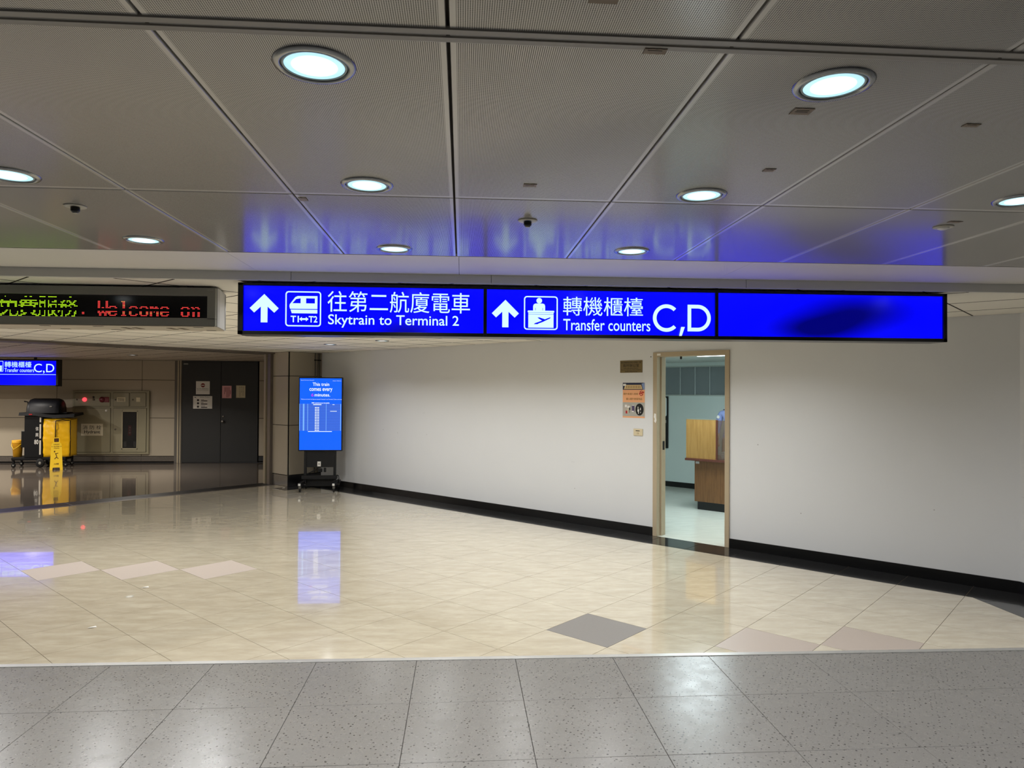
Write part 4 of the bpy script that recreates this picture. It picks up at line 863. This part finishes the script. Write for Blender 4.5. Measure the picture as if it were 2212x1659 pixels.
text('Safety Policy', (-.06, .105, .15, .128), -.0022, 'lettering', M['ink'], n, .01); MB().plate([(-.19, .112), (-.17, .126), (-.155, .115), (-.13, .10), (-.15, .102)], -.0022, .0004).build('mark', M['ink'], n)
for z in (.05, -.022, -.098):
    MB().plate(circle(-.102, z, .025), -.0022, .0004).build('round_symbol', plain('dark_symbol', (52, 48, 50), .5, .3), n); MB().plate(rrect(-.038, z-.026, .105, z-.006, .009), -.0022, .0004).build('text_bar', plain('dark_symbol', (52, 48, 50)), n); MB().plate(rect(-.038, z+.01, .01+abs(z)*.4, z+.019), -.0022, .0004).build('text_bar', M['ink'], n)
n, w_, h_ = notice('pink notice with vertical dark lines on the right door leaf', -5.418, -5.21, 1.465, 1.745, 'pink')
for k in range(6): MB().plate(rect(.08-k*.026-.006, [-.05, -.10, -.12, -.12, -.0, -.05][k], .08-k*.026+.004, .11 if k else .04), -.0022, .0004).build('text_column', plain('maroon_text', (120, 60, 70), .6, .3), n)
n, w_, h_ = notice('cream notice with columns of black characters on the right door leaf', -5.108, -4.905, 1.475, 1.755, 'cream')
for k, col in enumerate(('請隨手關門謝', '閒人勿進', '施工中請繞道行')):
    for r, ch in enumerate(col): text(ch, (.055-k*.037-.011, .10-r*.035-.011, .055-k*.037+.011, .10-r*.035+.011), -.0022, 'lettering', M['ink'], n)
# cleaning cart
ca = thing('cleaning_cart', 'black janitor cart with a yellow bag and domed hood, far left', 'cart', (-8.90, 15.72, 0), .18); ca.scale = (.83, 1, 1)
B = plain('cart_black', (13, 13, 15), .6, .2)
MB().box(-.60, .62, -.24, .24, .15, .22, .02).build('base', B, ca)
pr = []
tw_ = MB(); tw_.box(-.31, .10, -.25, .25, .21, 1.10, .012); to = tw_.build('tower', B, ca)
for z0_, z1_ in ((.27, .57), (.61, .91), (.95, 1.05)): MB().box(.028, .062, -.2525, -.249, z0_, z1_).build('white_stripe', plain('stripe_white', (206, 200, 186), .5, .3), to)
text('信', (-.06, .775, .005, .855), -.2512, 'lettering', M['white'], to); text('興', (-.06, .645, .005, .725), -.2512, 'lettering', M['white'], to); text('80', (-.085, .49, .005, .585), -.2512, 'lettering', M['white'], to, .01)
v = []; f = []; n = 14                                        # tray with a drooping front lip
tr_ = MB()
for i in range(n+1):
    a = i/n; x = -.42+1.24*a; dz = -.05*math.sin(max(0, a-.3)/.7*PI)*1.0-.06*max(0, a-.75)*2
    v += [(x, -.30, 1.09+dz), (x, -.27, 1.155+dz), (x, .27, 1.155+dz*.3), (x, .30, 1.10+dz*.3)]
for i in range(n):
    for k in range(4): f.append((i*4+k, i*4+(k+1) % 4, i*4+4+(k+1) % 4, i*4+4+k))
f += [(0, 1, 2, 3), (n*4+3, n*4+2, n*4+1, n*4)]
tr_.add(v, f); tr_.build('top_tray', B, ca)
MB().box(.36, .60, -.14, .22, 1.13, 1.155, .01).build('tray_lid', B, ca)
v = []; f = []; n = 12; xs_ = (-.30, -.27, -.2, .36, .43, .46); ks = (.80, .93, 1., 1., .93, .80)
for x, k in zip(xs_, ks):
    for i in range(n+1): a = PI*i/n; v.append((x, -.24*k*math.cos(a), 1.14+.31*k*math.sin(a)**.8))
for j in range(5):
    for i in range(n): f.append((j*(n+1)+i, j*(n+1)+i+1, (j+1)*(n+1)+i+1, (j+1)*(n+1)+i))
f += [tuple(range(n+1)), tuple(range(5*(n+1), 6*(n+1)))[::-1]]
ho = MB().add(v, f, True).build('hood', plain('hood_black', (13, 14, 22), .45, .35), ca); MB().box(.24, .29, -.238, -.232, 1.27, 1.29).build('logo_plate', M['steel'], ho)
MB().box(-.19, -.12, -.303, -.299, 1.105, 1.128).build('badge', M['redink'], ca)
# crumpled yellow bag
bagv = []; bagf = []; nx, nz = 22, 16; rnd = random.Random(3)
def bag_ring(z):
    k = (z-.22)/.80; sag = .03*math.sin(PI*k)
    return [(.115, -.235-sag), (.38, -.245-sag*1.3), (.70+.02*math.sin(PI*k), -.225), (.71, .20), (.115, .20)]
for r in range(nz+1):
    z = .22+.80*r/nz; pts = bag_ring(z); m_ = len(pts); per = []
    for i in range(m_):
        p0, p1 = pts[i], pts[(i+1) % m_]
        for s_ in range(6): t_ = s_/6; per.append((p0[0]+(p1[0]-p0[0])*t_, p0[1]+(p1[1]-p0[1])*t_))
    for i, (a, b_) in enumerate(per): wob = .010*math.sin(a*31+z*23)+.008*math.sin(z*47+a*13)+rnd.uniform(-.004, .004); bagv.append((a, b_+(wob if b_ < 0 else 0), z))
m_ = 30
for r in range(nz):
    for i in range(m_): bagf.append((r*m_+i, r*m_+(i+1) % m_, (r+1)*m_+(i+1) % m_, (r+1)*m_+i))
bagf += [tuple(range(m_))[::-1], tuple(range(nz*m_, (nz+1)*m_))]
bg = MB().add(bagv, bagf, True).build('bag', M['yellow'], ca)
MB().tube([(.405, -.285, .98), (.405, -.30, .7), (.405, -.298, .35), (.405, -.27, .23)], .011).build('bag_piping', B, bg); MB().tube([(.405, -.285, .98), (.55, -.27, 1.0), (.70, -.25, .99)], .009).build('bag_piping', B, bg); MB().tube([(.712, -.23, .99), (.722, -.232, .6), (.712, -.23, .23)], .009).build('bag_piping', B, bg)
MB().tube([(-.36, .02, 1.10), (-.355, .02, 1.28), (-.36, .02, 1.37), (-.44, .02, 1.385)], .014).build('mop_handle', B, ca)
MB().box(-.40, -.31, -.2, .1, .42, .76, .01).build('side_box', B, ca); MB().box(-.405, -.30, -.205, .105, .755, .775, .004).build('box_lid', plain('grey_lid', (110, 108, 102), .4, .4), ca)
for x, yv, r in ((-.56, -.2, .048), (-.56, .2, .048), (.60, -.18, .048), (.60, .2, .048), (.06, -.27, .095), (.06, .25, .095)):
    wh = MB().lathe([(0, -.018), (r*.8, -.018), (r, -.010), (r, .010), (r*.8, .018), (0, .018)], 22, (x, yv, r), 'y').build('wheel', M['rubber'], ca)
    MB().lathe([(0, -.021), (r*.3, -.02), (r*.34, -.017)], 12, (x, yv, r), 'y').build('hub', M['ledcase'], wh)
    if r < .06: MB().box(x-.02, x+.02, yv-.024, yv+.024, r*1.6, .155, .004).build('fork', B, wh)
rz_ = .18; cx_, cy_ = -.47, -.07
bk = thing('bucket', 'small yellow bucket with a bail handle on the cart end', 'bucket', (-8.87+cx_*math.cos(rz_)-cy_*math.sin(rz_), 15.72+cx_*math.sin(rz_)+cy_*math.cos(rz_), .221), rz_)
MB().lathe([(0, 0), (.078, 0), (.096, .29), (.104, .295), (.104, .315), (.1, .318), (.104, .322), (.104, .345), (.096, .348), (.085, .29), (.07, .01), (0, .01)], 28).build('pail', M['bucket'], bk)
MB().tube([(-.105, -.0, .30), (-.09, -.07, .24), (-.03, -.115, .16), (.05, -.115, .22), (.105, 0, .30)], .006).build('handle', M['yellowp'], bk)
# wet floor sign
wf = thing('wet_floor_sign', 'yellow folding wet floor caution sign in front of the cart', 'floor sign', (-8.28, 15.10, 0), .5); wf.scale = (.78, .9, 1)
YP = M['yellowp']
def leaf(sgn):
    m = MB(); th = .014; v = []
    prof = [(-.145, 0), (-.085, 0), (-.075, .05), (.075, .05), (.085, 0), (.145, 0), (.118, .48), (.10, .54), (.075, .55), (.07, .63), (.05, .655), (-.05, .655), (-.07, .63), (-.075, .55), (-.10, .54), (-.118, .48)]
    lean = lambda z: sgn*(.135-.125*z/.655); n = len(prof)
    for k in (0, 1): v += [(x, lean(z)+k*th*(-1 if sgn < 0 else 1)*-1, z) for x, z in prof]
    f = [tuple(range(n)), tuple(range(n, 2*n))[::-1]]+[(i, (i+1) % n, (i+1) % n+n, i+n) for i in range(n)]
    return m.add(v, f).build('panel', YP, wf)
p0 = leaf(-1); leaf(1)
def onleaf(pts, name, mat): 
    v = [(x, -(.135-.125*z/.655)-.0015, z) for x, z in pts]; return MB().add(v, [tuple(range(len(v)))]).build(name, mat, p0)
def ltext(body, x0, z0, x1, z1):
    v, f = text_mesh(body, .02); X = [p[0] for p in v]; Z = [p[1] for p in v]; sx = (x1-x0)/(max(X)-min(X)); sz = (z1-z0)/(max(Z)-min(Z))
    vv = [(x0+(p[0]-min(X))*sx, 0, z0+(p[1]-min(Z))*sz) for p in v]; MB().add([(a, -(.135-.125*c/.655)-.0015, c) for a, _, c in vv], f).build('lettering', M['brownink'], p0)
onleaf(rrect(-.052, .565, .052, .64, .012), 'handle_slot', M['brownink'])
ltext('CUIDADO', -.065, .507, .065, .527); ltext('CAUTION', -.065, .462, .065, .484); ltext('ATTENTION', -.06, .428, .06, .446); ltext('小心地滑', -.055, .105, .055, .14)
for s_ in (-1, 1): onleaf([(s_*.085, .473), (s_*.105, .483), (s_*.105, .463)], 'mark', M['brownink'])
ring_ = circle(0, .29, .058, .085, 20); fig = [[(-.035, .35), (-.01, .33), (.02, .27), (.005, .26)], [(.0, .27), (.05, .235), (.045, .222), (-.01, .255)], [(-.01, .26), (-.045, .225), (-.035, .215), (.005, .25)], [(-.02, .335), (.04, .345), (.04, .333), (-.015, .32)]]
for p in fig: onleaf(p, 'slip_figure', M['brownink'])
onleaf(circle(-.04, .372, .016, None, 12), 'slip_figure', M['brownink'])
# scraps on the beige floor
for (x, y_, l) in ((-2.52, 5.05, 'scrap of white paper on the beige floor at lower left'), (-2.6, 6.05, 'tiny white scrap on the beige floor near two dull tiles'), (-2.98, 12.12, 'curled white scrap on the floor at the foot of the pillar')):
    tag(MB().add([(-.03, -.008, .002), (-.005, -.014, .006), (.03, -.004, .002), (.022, .010, .008), (-.01, .012, .003)], [(0, 1, 3, 4), (1, 2, 3)]).build('paper_scrap', M['white'], None, (x, y_, 0), random.uniform(0, 1)), l, 'litter')
